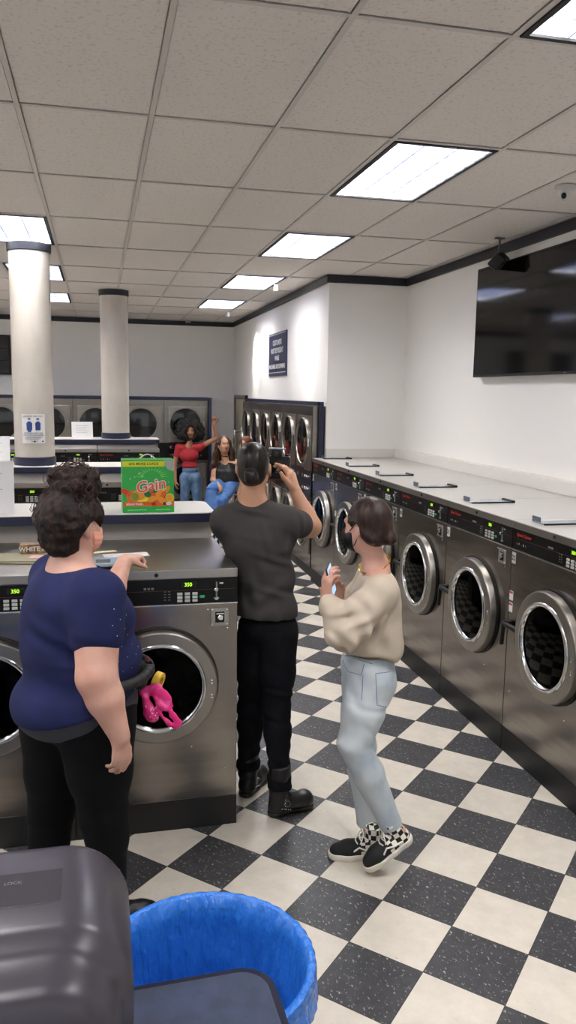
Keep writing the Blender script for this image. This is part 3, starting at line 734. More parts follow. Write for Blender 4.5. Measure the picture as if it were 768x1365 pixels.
# ---------------------------------------------------------------- light
w = bpy.data.worlds.new('w'); sc.world = w; w.use_nodes = True
w.node_tree.nodes['Background'].inputs[0].default_value = (.9, .95, 1, 1); w.node_tree.nodes['Background'].inputs[1].default_value = .55
sc.view_settings.view_transform = 'Standard'; sc.view_settings.look = 'None'; sc.view_settings.gamma = 1; sc.view_settings.use_curve_mapping = False
sc.view_settings.exposure = .92
sc.cycles.max_bounces = 6; sc.cycles.diffuse_bounces = 4; sc.cycles.glossy_bounces = 4; sc.cycles.transmission_bounces = 6
sc.cycles.use_denoising = True; sc.cycles.sample_clamp_indirect = 8
sc.cycles.caustics_reflective = False; sc.cycles.caustics_refractive = False
# ---------------------------------------------------------------- implicit-surface modelling of people and clothes
def _n(v): return v/np.linalg.norm(v)
class SDF:
    def __init__(s, lo, hi, res):
        s.res = res; s.lo = np.array(lo, float); n = np.ceil((np.array(hi)-s.lo)/res).astype(int)+1
        s.n = n; s.ax = [s.lo[i]+res*np.arange(n[i]) for i in range(3)]
        s.d = np.full(n, .5, np.float32)
    def _win(s, lo, hi):
        a = np.clip(np.floor((lo-s.lo)/s.res).astype(int), 0, s.n); b = np.clip(np.ceil((hi-s.lo)/s.res).astype(int)+1, 0, s.n)
        if (b <= a).any(): return None
        sl = tuple(slice(a[i], b[i]) for i in range(3))
        return sl, np.meshgrid(*[s.ax[i][sl[i]] for i in range(3)], indexing='ij', sparse=True)
    def _put(s, sl, d, k, op):
        o = s.d[sl]; d = d.astype(np.float32)
        if op == '-': o, d = -o, d; 
        if k > 0:
            h = np.clip(.5+.5*(o-d)/k, 0, 1); r = o+(d-o)*h-k*h*(1-h)
        else: r = np.minimum(o, d)
        s.d[sl] = -r if op == '-' else r
    def cap(s, a, b, ra, rb, k=.02, inf=0, flat=None, ratio=1, op='+'):
        """tapered capsule; flat = direction whose extent is scaled by ratio"""
        a = np.array(a, float); b = np.array(b, float); ra += inf; rb += inf
        R = max(ra, rb)*max(1, ratio)+k+.012
        w = s._win(np.minimum(a, b)-R, np.maximum(a, b)+R)
        if w is None: return
        sl, (X, Y, Z) = w; ab = b-a; L = ab@ab+1e-12
        px, py, pz = X-a[0], Y-a[1], Z-a[2]
        t = np.clip((px*ab[0]+py*ab[1]+pz*ab[2])/L, 0, 1)
        qx, qy, qz = px-t*ab[0], py-t*ab[1], pz-t*ab[2]
        q2 = qx*qx+qy*qy+qz*qz
        if flat is not None:
            f = _n(np.array(flat, float)); qs = qx*f[0]+qy*f[1]+qz*f[2]; q2 = q2-qs*qs+(qs/ratio)**2
        s._put(sl, np.sqrt(np.maximum(q2, 0))-(ra+(rb-ra)*t), k, op)
    def chain(s, pts, k=.02, inf=0, flat=None, ratio=1, op='+', kk=None):
        for (a, ra), (b, rb) in zip(pts, pts[1:]): s.cap(a, b, ra, rb, k, inf, flat, ratio, op)
    def ell(s, c, r, R=None, k=.02, inf=0, op='+'):
        c = np.array(c, float); r = np.array(r, float)+inf; m = r.max()+k+.012
        w = s._win(c-m, c+m)
        if w is None: return
        sl, (X, Y, Z) = w; p = [X-c[0], Y-c[1], Z-c[2]]
        if R is not None: R = np.array(R); p = [R[0, i]*p[0]+R[1, i]*p[1]+R[2, i]*p[2] for i in range(3)]
        k0 = np.sqrt((p[0]/r[0])**2+(p[1]/r[1])**2+(p[2]/r[2])**2); k1 = np.sqrt((p[0]/r[0]**2)**2+(p[1]/r[1]**2)**2+(p[2]/r[2]**2)**2)+1e-9
        s._put(sl, k0*(k0-1)/k1, k, op)
    def grids(s): return np.meshgrid(*s.ax, indexing='ij', sparse=True)
    def plane(s, p, n):
        """keep the side n points away from"""
        X, Y, Z = s.grids(); n = _n(np.array(n, float)); s.d = np.maximum(s.d, ((X-p[0])*n[0]+(Y-p[1])*n[1]+(Z-p[2])*n[2]).astype(np.float32))
    def noise(s, amp, freq, seed=0, stretch=(1, 1, 1), n=10, band=.05):
        X, Y, Z = s.grids(); r = np.random.RandomState(seed); acc = 0
        for _ in range(n):
            v = r.normal(size=3); v = _n(v)*freq*r.uniform(.6, 1.6)*np.array(stretch); ph = r.uniform(0, 6.28, 3)
            acc = acc+np.sin(X*v[0]+ph[0]+1.5*np.sin(Z*v[1]*.7+ph[2]))*np.sin(Y*v[1]+Z*v[2]+ph[1])
        s.d = (s.d+amp*acc/math.sqrt(n)*1.2).astype(np.float32)
    def folds(s, c, axis, amp, freq, R, seed=0, cross=None):
        """wrinkle lines across `axis` near c"""
        X, Y, Z = s.grids(); a = _n(np.array(axis, float)); r = np.random.RandomState(seed)
        u = (X-c[0])*a[0]+(Y-c[1])*a[1]+(Z-c[2])*a[2]; d2 = (X-c[0])**2+(Y-c[1])**2+(Z-c[2])**2
        w = 18*np.array(r.normal(size=3)); ph = np.sin(X*w[0]+Y*w[1]+Z*w[2])
        s.d = (s.d-amp*np.exp(-d2/(R*R))*np.sin(u*freq+2.2*ph)).astype(np.float32)
    def mesh(s, name, smooth_it=1):
        d = s.d; d[0], d[-1], d[:, 0], d[:, -1], d[:, :, 0], d[:, :, -1] = [.01]*6
        ins = d < 0
        c = np.zeros(tuple(np.array(d.shape)-1), np.uint8)
        nx, ny, nz_ = c.shape
        for i in (0, 1):
            for j in (0, 1):
                for k in (0, 1): c += ins[i:nx+i, j:ny+j, k:nz_+k]
        act = (c > 0) & (c < 8); I = np.argwhere(act)
        idx = np.full(c.shape, -1, np.int32); idx[act] = np.arange(len(I))
        acc = np.zeros((len(I), 3)); cnt = np.zeros(len(I))
        co_ = [(i, j, k) for i in (0, 1) for j in (0, 1) for k in (0, 1)]
        vals = {q: d[I[:, 0]+q[0], I[:, 1]+q[1], I[:, 2]+q[2]] for q in co_}
        for q in co_:
            for ax in range(3):
                if q[ax]: continue
                q2 = list(q); q2[ax] = 1; q2 = tuple(q2)
                a, b = vals[q], vals[q2]; m = (a < 0) != (b < 0)
                t = np.where(m, a/np.where(m, a-b, 1), 0)
                P = np.tile(np.array(q, float), (len(I), 1)); P[:, ax] += t
                acc += P*m[:, None]; cnt += m
        V = s.lo+s.res*(I+acc/cnt[:, None])
        quads = []
        for ax in range(3):
            sh = [slice(None)]*3; sh2 = [slice(None)]*3; sh[ax] = slice(0, -1); sh2[ax] = slice(1, None)
            A, B = ins[tuple(sh)], ins[tuple(sh2)]; E_ = np.argwhere(A != B)
            o1, o2 = [(1, 2), (2, 0), (0, 1)][ax]
            ok = (E_[:, o1] > 0) & (E_[:, o2] > 0) & (E_[:, o1] < d.shape[o1]-1) & (E_[:, o2] < d.shape[o2]-1); E_ = E_[ok]
            def g(a, b):
                e = E_.copy(); e[:, o1] -= a; e[:, o2] -= b; return idx[e[:, 0], e[:, 1], e[:, 2]]
            Q = np.stack([g(1, 1), g(0, 1), g(0, 0), g(1, 0)], 1)
            fl = ~A[E_[:, 0], E_[:, 1], E_[:, 2]]; Q[fl] = Q[fl][:, ::-1]; quads.append(Q)
        Q = np.concatenate(quads); Q = Q[(Q >= 0).all(1)]
        for _ in range(smooth_it):
            S_ = np.zeros_like(V); n_ = np.zeros(len(V))
            for a in range(4):
                u, v = Q[:, a], Q[:, (a+1) % 4]
                for i_ in range(3): S_[:, i_] += np.bincount(u, V[v, i_], len(V))+np.bincount(v, V[u, i_], len(V))
                n_ += np.bincount(u, minlength=len(V))+np.bincount(v, minlength=len(V))
            V = V*.4+.6*S_/np.maximum(n_, 1)[:, None]
        me = bpy.data.meshes.new(name); me.vertices.add(len(V)); me.vertices.foreach_set('co', V.astype(np.float32).ravel())
        me.loops.add(len(Q)*4); me.loops.foreach_set('vertex_index', Q.astype(np.int32).ravel())
        me.polygons.add(len(Q)); me.polygons.foreach_set('loop_start', np.arange(0, len(Q)*4, 4, dtype=np.int32))
        me.polygons.foreach_set('use_smooth', np.ones(len(Q), bool)); me.update(calc_edges=True); me.validate()
        return me
    def fin(s, name, m, parent, base, smooth_it=1, label=None):
        me = s.mesh(name, smooth_it); me.transform(T(-Vector(base))); me.materials.append(m)
        o = bpy.data.objects.new(name, me); C.objects.link(o); o.parent = parent
        if label: o['label'] = label
        return o
def Rz(deg):
    a = math.radians(deg); c, s = math.cos(a), math.sin(a); return np.array([[c, -s, 0], [s, c, 0], [0, 0, 1]])
def basis(f, u=(0, 0, 1)):
    """columns: forward, left, up"""
    f = _n(np.array(f, float)); u = np.array(u, float); l = _n(np.cross(u, f)); u = np.cross(f, l); return np.stack([f, l, u], 1)
def hand(s, wrist, d, palm, curl=.5, size=1., side=1, spread=.06, thumb=.6, inf=0, curls=None, thumbdir=None):
    """wrist point, d = direction wrist->fingers, palm = direction the palm faces, side=+1 thumb on cross(d,palm)"""
    d = _n(np.array(d, float)); p = np.array(palm, float); p = _n(p-d*(p@d)); t = np.cross(d, p)*side
    w = np.array(wrist, float); z = size
    s.cap(w-d*.01, w+d*.03*z, .024*z, .026*z, .02, inf, p, .75)
    s.cap(w+d*.03*z+t*.012*z, w+d*.078*z+t*.022*z, .021*z, .018*z, .012, inf, p, .75)
    s.cap(w+d*.03*z-t*.012*z, w+d*.072*z-t*.024*z, .020*z, .016*z, .012, inf, p, .75)
    s.cap(w+d*.03*z, w+d*.08*z, .02*z, .018*z, .012, inf, p, .75)
    L_ = [.078, .086, .080, .062]; off = [.027, .009, -.010, -.028]; base = [.086, .090, .086, .076]
    for i in range(4):
        c = curls[i] if curls else curl*(1+.12*i)
        a = w+d*base[i]*z+t*off[i]*z; fd = _n(d+t*spread*(1.5-i)); ln = L_[i]*z; r = (.0092 if i < 3 else .0080)*z
        pts = [(a-fd*.02*z, r*1.15), (a, r*1.1)]; ang = 0
        for q, fr in enumerate((.45, .30, .25)):
            ang += c*(.75, 1.0, .7)[q]; v = fd*math.cos(ang)+p*math.sin(ang); a = a+v*ln*fr; pts.append((a, r*(1.0, .93, .82)[q]))
        s.chain(pts, .0035, inf)
    td = _n(np.array(thumbdir, float)) if thumbdir is not None else _n(d*.75+t*.8+p*thumb)
    a = w+d*.022*z+t*.020*z; b = a+_n(td+t*.25)*.042*z; c_ = b+td*.032*z; e = c_+_n(td+d*.2-t*.2)*.024*z
    s.chain([(a, .017*z), (b, .0125*z), (c_, .0108*z), (e, .0088*z)], .008, inf)
def head(s, c, f, u=(0, 0, 1), z=1., face=True, k=.015, nose=1):
    """skull centred at c looking along f"""
    B = basis(f, u); c = np.array(c, float)
    def P(a, l, h): return c+B@np.array([a, l, h])*z
    s.ell(P(-.012, 0, .025), (.098*z, .076*z, .098*z), B, k); s.ell(P(.02, 0, -.03), (.075*z, .062*z, .085*z), B, .02)
    s.ell(P(.052, 0, -.085), (.034*z, .034*z, .026*z), B, .03)
    s.cap(P(.03, .035, -.075), P(.0, .055, -.045), .018*z, .02*z, .02); s.cap(P(.03, -.035, -.075), P(.0, -.055, -.045), .018*z, .02*z, .02)
    if face:
        s.cap(P(.088, 0, .005), P(.108, 0, -.028), .009*z, .0125*z, .010); s.ell(P(.098, .012, -.031), (.009*z, .007*z, .006*z), B, .006); s.ell(P(.098, -.012, -.031), (.009*z, .007*z, .006*z), B, .006)
        s.cap(P(.082, .03, .028), P(.086, -.03, .028), .010*z, .010*z, .02)
        for l in (-.03, .03):
            s.ell(P(.090, l, .008), (.013*z, .014*z, .008*z), B, .012, op='-'); s.ell(P(.074, l, .008), (.012*z, .012*z, .012*z), B, .003); s.ell(P(.066, l*1.25, -.03), (.02*z, .02*z, .02*z), B, .025)
        s.ell(P(.091, 0, -.052), (.010*z, .022*z, .0055*z), B, .006); s.ell(P(.089, 0, -.064), (.010*z, .019*z, .006*z), B, .006)
    for l in (-1, 1):
        s.ell(P(-.008, l*.082, -.005), (.019*z, .011*z, .032*z), B, .006); s.ell(P(-.002, l*.094, -.001), (.010*z, .006*z, .018*z), B, .004, op='-'); s.ell(P(.002, l*.082, -.033), (.010*z, .008*z, .011*z), B, .005)
    return P, B
def px(X, Y_, Yp, r=None):
    """surveyed point; radius given in photo pixels"""
    p = W(X, Y_, Yp); return (np.array(p), r*S(p)) if r is not None else np.array(p)
def face_bits(P, B, par, base, z=1., iris='2a1a10', lips='8e3a3a', brow='1a120e'):
    for l in (-.03, .03):
        R = Matrix([list(B[i]) for i in range(3)]); e = P(.079, l, .009)-np.array(base)
        o = MB().ell(e, (.0095*z, .012*z, .0085*z), 16, R).fin('eye', mat('eye_white', 'd8d2cc', .3), par)
        MB().ell(P(.0885, l, .009)-np.array(base), (.002*z, .006*z, .006*z), 12, R).fin('iris', mat('iris_'+iris, iris, .2), o)
        q = [P(.094-.006*abs(k), l+np.sign(l)*k*.018, .030+.004*(1-k*k)-.002*k)-np.array(base) for k in (-1, -.4, .3, 1)]
        MB().tube(q, [.002*z, .0035*z, .003*z, .0012*z], 8).fin('eyebrow', mat('brow_'+brow, brow, .7), par)
        q = [P(.090-.004*abs(k), l+k*.013, .0165-.004*k*k)-np.array(base) for k in (-1, -.3, .3, 1)]
        MB().tube(q, [.0012*z, .002*z, .002*z, .0012*z], 6).fin('eyelashes', mat('brow_'+brow, brow, .7), par)
    R = Matrix([list(B[i]) for i in range(3)])
    MB().ell(P(.097, 0, -.0525)-np.array(base), (.005*z, .021*z, .0048*z), 16, R).ell(P(.096, 0, -.0625)-np.array(base), (.0055*z, .018*z, .0058*z), 16, R).fin('lips', mat('lips_'+lips, lips, .35), par)
M_SKIN1 = mat('skin_fair', 'cfa18e', .5, sss=.08, bump=(120, .06, .001), var=('c4907c', 9, (1, 1, 1), .4, .7))
M_SKIN2 = mat('skin_warm', 'c49678', .5, sss=.08, bump=(120, .06, .001), var=('b58468', 9, (1, 1, 1), .4, .7))
M_SKIN3 = mat('skin_brown', 'a87458', .5, sss=.06)
def hairmat(name, c1, c2, scale=60, st=(1, 1, .12), rough=.5, b=.6):
    return mat(name, c1, rough, bump=(scale, b, .006, st), var=(c2, scale*.7, st, .42, .62), spec=.3)
def WZ(px_, py_, z):
    d = CR*(px_-384)/F+CU*(682.5-py_)/F+CF; t = (z-CAM_H)/d.z
    return np.array((d.x*t, d.y*t, z))
def A(*v): return np.array(v, float)
def ring(c, n, r, k=24, sq=1, tilt=0):
    """points of an ellipse around c in the plane with normal n"""
    n = _n(np.array(n, float)); a = _n(np.cross(n, (0, 0, 1) if abs(n[2]) < .9 else (1, 0, 0))); b = np.cross(n, a)
    return [np.array(c)+a*r*math.cos(2*PI*i/k)+b*r*sq*math.sin(2*PI*i/k) for i in range(k+1)]
def person(label, base): 
    return thing('person', label, 'person', base)
def foot(s, heel, toe, r=.036, k=.02, inf=0):
    h, t = np.array(heel, float), np.array(toe, float); d = t-h
    s.chain([(h+A(0, 0, .02), r), (h+d*.45+A(0, 0, .015), r), (h+d*.75, r*1.12), (t-d*.06, r*.8)], k, inf)

# ================================================================= woman in navy T-shirt
def navy_woman():
    Y0 = 3.0; base = Vector((W(100, 930, Y0).x, Y0, 0))
    t = person('heavyset person in navy T-shirt, black leggings and curly top bun, leaning on the washer', base)
    th = math.radians(25); f = A(math.cos(th), math.sin(th), 0); rt = A(f[1], -f[0], 0); B = np.stack([f, -rt, A(0, 0, 1)], 1)
    th2 = math.radians(40); fh = A(math.cos(th2), math.sin(th2), 0)
    sh = px(100, 783, Y0); rs = sh+rt*.185; ls = sh-rt*.185
    el = px(129, 903, 2.74); wr = px(160, 982, 2.715)
    lel = px(140, 808, 3.30); lwr = px(167, 766, 3.57); lwr[2] = 1.350
    hk, hkn, han = px(128, 965, 2.93), px(138, 1085, 2.93), px(151, 1168, 2.95)
    gk, gkn, gan = px(78, 965, 3.10), px(68, 1085, 3.12), px(62, 1180, 3.12)
    def torso(s, inf=0):
        s.ell(px(99, 812, Y0), (.165, .215, .17), B, .04, inf)
        s.cap(rs, ls, .075, .075, .05, inf)
        s.ell(px(128, 822, Y0+.03), (.125, .18, .10), B, .05, inf)
        s.ell(px(112, 875, Y0+.02), (.205, .215, .14), B, .05, inf)
        s.ell(px(72, 850, Y0), (.10, .17, .12), B, .06, inf)
        s.ell(px(101, 932, Y0), (.225, .23, .145), B, .05, inf)
    def rarm(s, inf=0, part=1.):
        s.cap(rs, rs+(el-rs)*part, .090, .090+(.070-.090)*part, .03, inf)
        if part == 1: s.chain([(el, .070), (el+(wr-el)*.35, .064), (wr, .036)], .02, inf)
    def larm(s, inf=0, part=1.):
        s.cap(ls, ls+(lel-ls)*part, .080, .080-.018*part, .03, inf)
        if part == 1: s.chain([(lel, .062), (lel+(lwr-lel)*.4, .052), (lwr, .032)], .02, inf)
    def legs(s, inf=0):
        s.chain([(hk, .150), (hk+(hkn-hk)*.5, .118), (hkn, .088), (hkn+(han-hkn)*.35, .078), (han, .050)], .03, inf)
        s.chain([(gk, .150), (gk+(gkn-gk)*.5, .112), (gkn, .084), (gkn+(gan-gkn)*.35, .076), (gan, .050)], .03, inf)
    lo, hi = A(base.x-.36, 2.62, -.01), A(base.x+.55, 3.86, 1.95)
    s = SDF(lo, hi, .006)
    torso(s, -.008); rarm(s); larm(s); legs(s, -.008)
    hc = px(99, 700, Y0+.02)
    P, HB = head(s, hc, fh)
    s.chain([(hc-A(0, 0, .07)-fh*.02, .062), (px(94, 757, Y0), .068), (sh-A(0, 0, .02), .085)], .035)
    s.cap(px(94, 760, Y0), rs, .06, .07, .05); s.cap(px(94, 760, Y0), ls, .06, .07, .05)
    hand(s, wr, A(.02, .04, -1), A(-.62, .78, 0), .75, 1.0, 1, curls=[.30, .40, .5, .6], thumbdir=A(.12, .25, -1))
    hand(s, lwr, A(.72, .60, .10), A(.1, .1, -1), 1.2, .90, -1, curls=[1.35, 1.4, 1.4, 1.4], thumbdir=A(.8, .45, -.55))
    for an, dx in ((han, A(.14, .03, 0)), (gan, A(.15, .05, 0))):
        a = A(an[0], an[1], .09); s.cap(an, a, .046, .04, .02); foot(s, a*A(1, 1, 0)+A(-.03, -.01, .04), a*A(1, 1, 0)+dx+A(0, 0, .04), .027)
    s.fin('body', M_SKIN1, t, base)
    for an, dx in ((han, A(.14, .03, 0)), (gan, A(.15, .05, 0))):
        a = A(an[0], an[1], 0); s = SDF(a-A(.12, .14, .02), a+A(.28, .16, .14), .006); foot(s, a+A(-.03, -.01, .035), a+dx*1.12+A(0, 0, .035), .044); s.plane((0, 0, .002), (0, 0, -1)); s.plane((0, 0, .095), (0, 0, 1)); s.fin('shoe', M_BLKPL, t, base)
    # leggings
    mleg = mat('black_leggings', '08080a', .9, spec=.2, bump=(40, .2, .002))
    s = SDF(A(base.x-.36, 2.62, .15), A(base.x+.40, 3.40, 1.2), .007)
    torso(s, .004); legs(s, .002); s.folds(hkn, (0, .2, 1), .003, 60, .12, 1); s.folds(gkn, (0, .2, 1), .003, 60, .12, 2)
    s.plane(px(100, 912, Y0), (0, 0, 1)); s.plane((0, 0, .175), (0, 0, -1))
    lg = s.fin('leggings', mleg, t, base)
    for k, (qx, qy) in enumerate(((150, 1131), (153, 1141), (156, 1150), (158, 1158))):
        MB().ell(Vector(px(qx, qy, 2.90))-base, (.008, .010, .010), 10).fin('lattice_gap', M_SKIN1, lg)
    # grey under-vest
    s = SDF(A(base.x-.36, 2.62, .75), A(base.x+.40, 3.40, 1.2), .007)
    torso(s, .008); s.plane(px(100, 905, Y0), (0, 0, 1)); s.noise(.002, 25, 3); s.plane(px(100, 962, Y0), A(.12, 0, -1))
    s.fin('undershirt', mat('charcoal_jersey', '35353b', .85, bump=(90, .2, .001)), t, base)
    # T-shirt
    mn = mat('navy_cotton', '20264f', .88, spec=.25, bump=(70, .25, .0015), var=('1b2044', 6, (1, 1, 1), .35, .65))
    s = SDF(A(base.x-.36, 2.58, .85), A(base.x+.40, 3.55, 1.62), .006)
    torso(s, .014); rarm(s, .016, .44); larm(s, .012, .8)
    s.plane(px(100, 934, Y0), A(.22, .0, -1)); 
    cut = rs+(el-rs)*.58; s2 = _n(el-rs)
    s.ell(px(95, 738, Y0), (.118, .118, .085), B, .012, op='-')
    s.folds(px(60, 850, 2.85), (.5, 0, 1), .004, 42, .16, 4); s.folds(px(120, 880, 2.82), (-.3, 0, 1), .003, 50, .14, 5); s.folds(px(96, 800, 2.75), (1, 0, .5), .004, 45, .10, 6); s.noise(.0022, 16, 8)
    ts = s.fin('t_shirt', mn, t, base)
    # glitter studs on the front
    from mathutils.bvhtree import BVHTree
    bv = BVHTree.FromPolygons([v.co+base for v in ts.data.vertices], [p.vertices[:] for p in ts.data.polygons])
    m = MB()
    for qx, qy in ((152, 812), (160, 826), (166, 838), (156, 848), (170, 846), (176, 858), (162, 862), (181, 872), (170, 876), (158, 882), (186, 886), (176, 890), (150, 866), (168, 820), (150, 834), (184, 862), (164, 895)):
        d = (CR*(qx-384)/F+CU*(682.5-qy)/F+CF).normalized(); h_ = bv.ray_cast(Vector((0, 0, CAM_H)), d)
        if h_[0]: m.ell(h_[0]-base, (.0022, .0022, .0022), 6)
    m.fin('studs', M_CHROME, ts)
    # hair
    mh = hairmat('hair_curly', '120b09', '2c1a12', 75, (1, 1, .4), .6, 1)
    s = SDF(hc-A(.24, .24, .22), hc+A(.22, .24, .30), .005)
    hb = px(88, 690, Y0-.01)
    s.ell(hb, (.112, .112, .115), None, .02); s.ell(px(84, 715, Y0-.01), (.085, .095, .075), None, .03); s.ell(hc+A(0, 0, .03), (.112, .10, .10), HB, .03)
    s.ell(px(103, 655, Y0), (.075, .075, .06), None, .02)
    s.ell(px(98, 647, Y0), (.092, .085, .070), None, .012)
    for k in range(16):
        a = k*2.4; s.cap(px(98, 647, Y0)+A(.075*math.cos(a), .06*math.sin(a), .045*math.sin(k*1.7)), px(98, 647, Y0)+A(.06*math.cos(a+.7), .07*math.sin(a+.7), .05*math.sin(k*1.7+.8)), .022, .016, .006)
    s.noise(.0045, 80, 11, (1, 1, .6), 14); s.noise(.0035, 190, 12, (1, 1, .5), 12)
    s.ell(px(139, 724, 2.95), (.088, .10, .095), None, .01, op='-')
    hr = s.fin('hair', mh, t, base, 0)
    rnd = random.Random(5); m = MB(); mb_ = px(98, 647, Y0)
    for k in range(60):
        a = rnd.uniform(0, 2*PI); e = rnd.uniform(-.5, 1.4); ctr = mb_ if k < 44 else hb; R = A(.092, .085, .070) if k < 44 else A(.115, .12, .115)
        dd = A(math.cos(a)*math.cos(e), math.sin(a)*math.cos(e), math.sin(e)); p0 = ctr+dd*R*.9; ax = _n(np.cross(dd, (0.3, .2, 1))); q = []
        rr = rnd.uniform(.008, .022); turns = rnd.uniform(.8, 2.2)
        for i in range(10):
            u = i/9; q.append(Vector(p0+dd*(.006+u*rnd.uniform(.016, .024))+ax*rr*math.sin(u*turns*2*PI)+np.cross(dd, ax)*rr*(math.cos(u*turns*2*PI)-1))-base)
        m.tube(q, [.0022*(1-.6*i/9) for i in range(10)], 5)
    so = m.fin('stray_curls', mat('hair_copper', '3c2216', .5), hr, smooth=80); so['kind'] = 'stuff'
    # mask
    mm = mat('mask_peach', 'eda88e', .7)
    s = SDF(hc-A(.12, .12, .17), hc+A(.16, .16, .08), .004)
    s.ell(P(.040, 0, -.05), (.074, .070, .068), HB, .01); s.ell(P(.095, 0, -.033), (.028, .026, .026), HB, .02)
    s.plane(P(.030, 0, 0), HB@A(-1, 0, -.1)); s.plane(P(0, 0, -.002), HB@A(-.2, 0, 1)); s.folds(P(.06, -.04, -.05), (0, 0, 1), .0015, 320, .09, 3)
    mk = s.fin('face_mask', mm, t, base)
    q = lambda a, l, h: Vector(P(a, l, h))-base
    MB().tube([q(.055, -.058, -.018), q(.03, -.070, .0), q(.005, -.082, .020), q(-.012, -.090, .006)], .0018, 6).tube([q(.045, -.055, -.085), q(.02, -.068, -.06), q(.0, -.080, -.035), q(-.014, -.088, -.008)], .0018, 6).fin('ear_loop', mat('loop_pale', 'e8c8bc', .6), mk)
    # waist belt and pouch
    m = MB(); pts = []
    for k in range(25):
        a = -1.7+3.0*k/24; c = px(108, 897, Y0+.01); pts.append(Vector(c+B@A(.215*math.cos(a), .225*math.sin(a)*-1, -.012*math.cos(a)))-base)
    mbelt = mat('belt_black', '131314', .6)
    s = SDF(px(165, 900, Y0)-A(.16, .25, .12), px(165, 900, Y0)+A(.16, .25, .14), .005)
    c = px(120, 893, Y0+.01)
    for k in range(16):
        a0_, a1_ = -1.9+2.6*k/16, -1.9+2.6*(k+1)/16
        s.cap(c+B@A(.222*math.cos(a0_), -.232*math.sin(-a0_), 0), c+B@A(.222*math.cos(a1_), -.232*math.sin(-a1_), 0), .020, .020, .004)
    pc = px(184, 902, Y0+.0)
    s.ell(pc, (.035, .05, .055), B, .02); s.ell(px(188, 890, Y0), (.035, .035, .03), B, .015); s.ell(px(196, 888, Y0), (.022, .022, .028), None, .005, op='-'); s.noise(.0015, 45, 5)
    bp_ = s.fin('waist_pouch', mbelt, t, base)
    MB().tube([Vector(px(196, 897, Y0-.01))-base, Vector(px(197.5, 880, Y0-.01))-base], .0028, 8).fin('pen', M_CHROME, bp_)
    MB().ell(Vector(px(197.5, 878, Y0-.01))-base, (.006, .006, .007), 10).fin('pen_cap', mat('pen_red', 'b01c28', .4), bp_)
    # tape roll and bandana carried at the pouch
    tp = px(214, 908, Y0+.03)
    o = MB().lathe([(.022, -.013), (.038, -.013), (.038, .013), (.022, .013)], (0, 0, 0), 'x', 32, True).fin('tape_roll', mat('tape_yellow', 'd9b23a', .45), None, Vector(tp)-Vector((.010, 0, 0))); o.rotation_euler = (0, .25, -.5)
    tag(o, 'yellow roll of tape tucked into the black waist pouch', 'tape')
    pk = mat('bandana_pink', 'e0247a', .6, bump=(60, .3, .002), var=('f05a9c', 30, (1, 1, 1), .5, .62))
    s = SDF(px(214, 942, Y0)-A(.12, .12, .15), px(214, 942, Y0)+A(.12, .12, .15), .0045)
    s.chain([(px(192, 921, Y0+.01), .020), (px(207, 920, Y0), .026), (px(220, 930, Y0), .022), (px(226, 942, Y0+.01), .013)], .012, 0, (0, 1, 0), .6)
    s.chain([(px(194, 928, Y0), .014), (px(198, 945, Y0), .018), (px(204, 955, Y0), .024), (px(196, 950, Y0), .016)], .008)
    s.chain([(px(222, 940, Y0), .014), (px(230, 953, Y0), .013), (px(238, 963, Y0), .011), (px(235, 967, Y0), .012), (px(227, 968, Y0), .007)], .006, 0, (0, 1, 0), .6)
    s.chain([(px(209, 945, Y0-.01), .010), (px(217, 956, Y0-.01), .008), (px(226, 965, Y0), .010)], .005)
    s.chain([(px(206, 930, Y0-.01), .012), (px(216, 942, Y0-.01), .012), (px(224, 946, Y0), .010)], .006)
    s.noise(.0028, 70, 4); s.noise(.0015, 140, 5)
    o = s.fin('bandana', pk, None, Vector(px(205, 940, Y0))); o.location = Vector(px(205, 940, Y0)); tag(o, 'bright pink bandana hanging from the waist pouch', 'bandana')
    mq = MB(); r_ = random.Random(2)
    for k in range(14): mq.ell(Vector(px(200+r_.uniform(-6, 10), 950+r_.uniform(-9, 8), Y0-.027))-o.location, (.0022, .002, .0022), 6)
    mq.fin('dots', M_PAPER, o)
navy_woman()

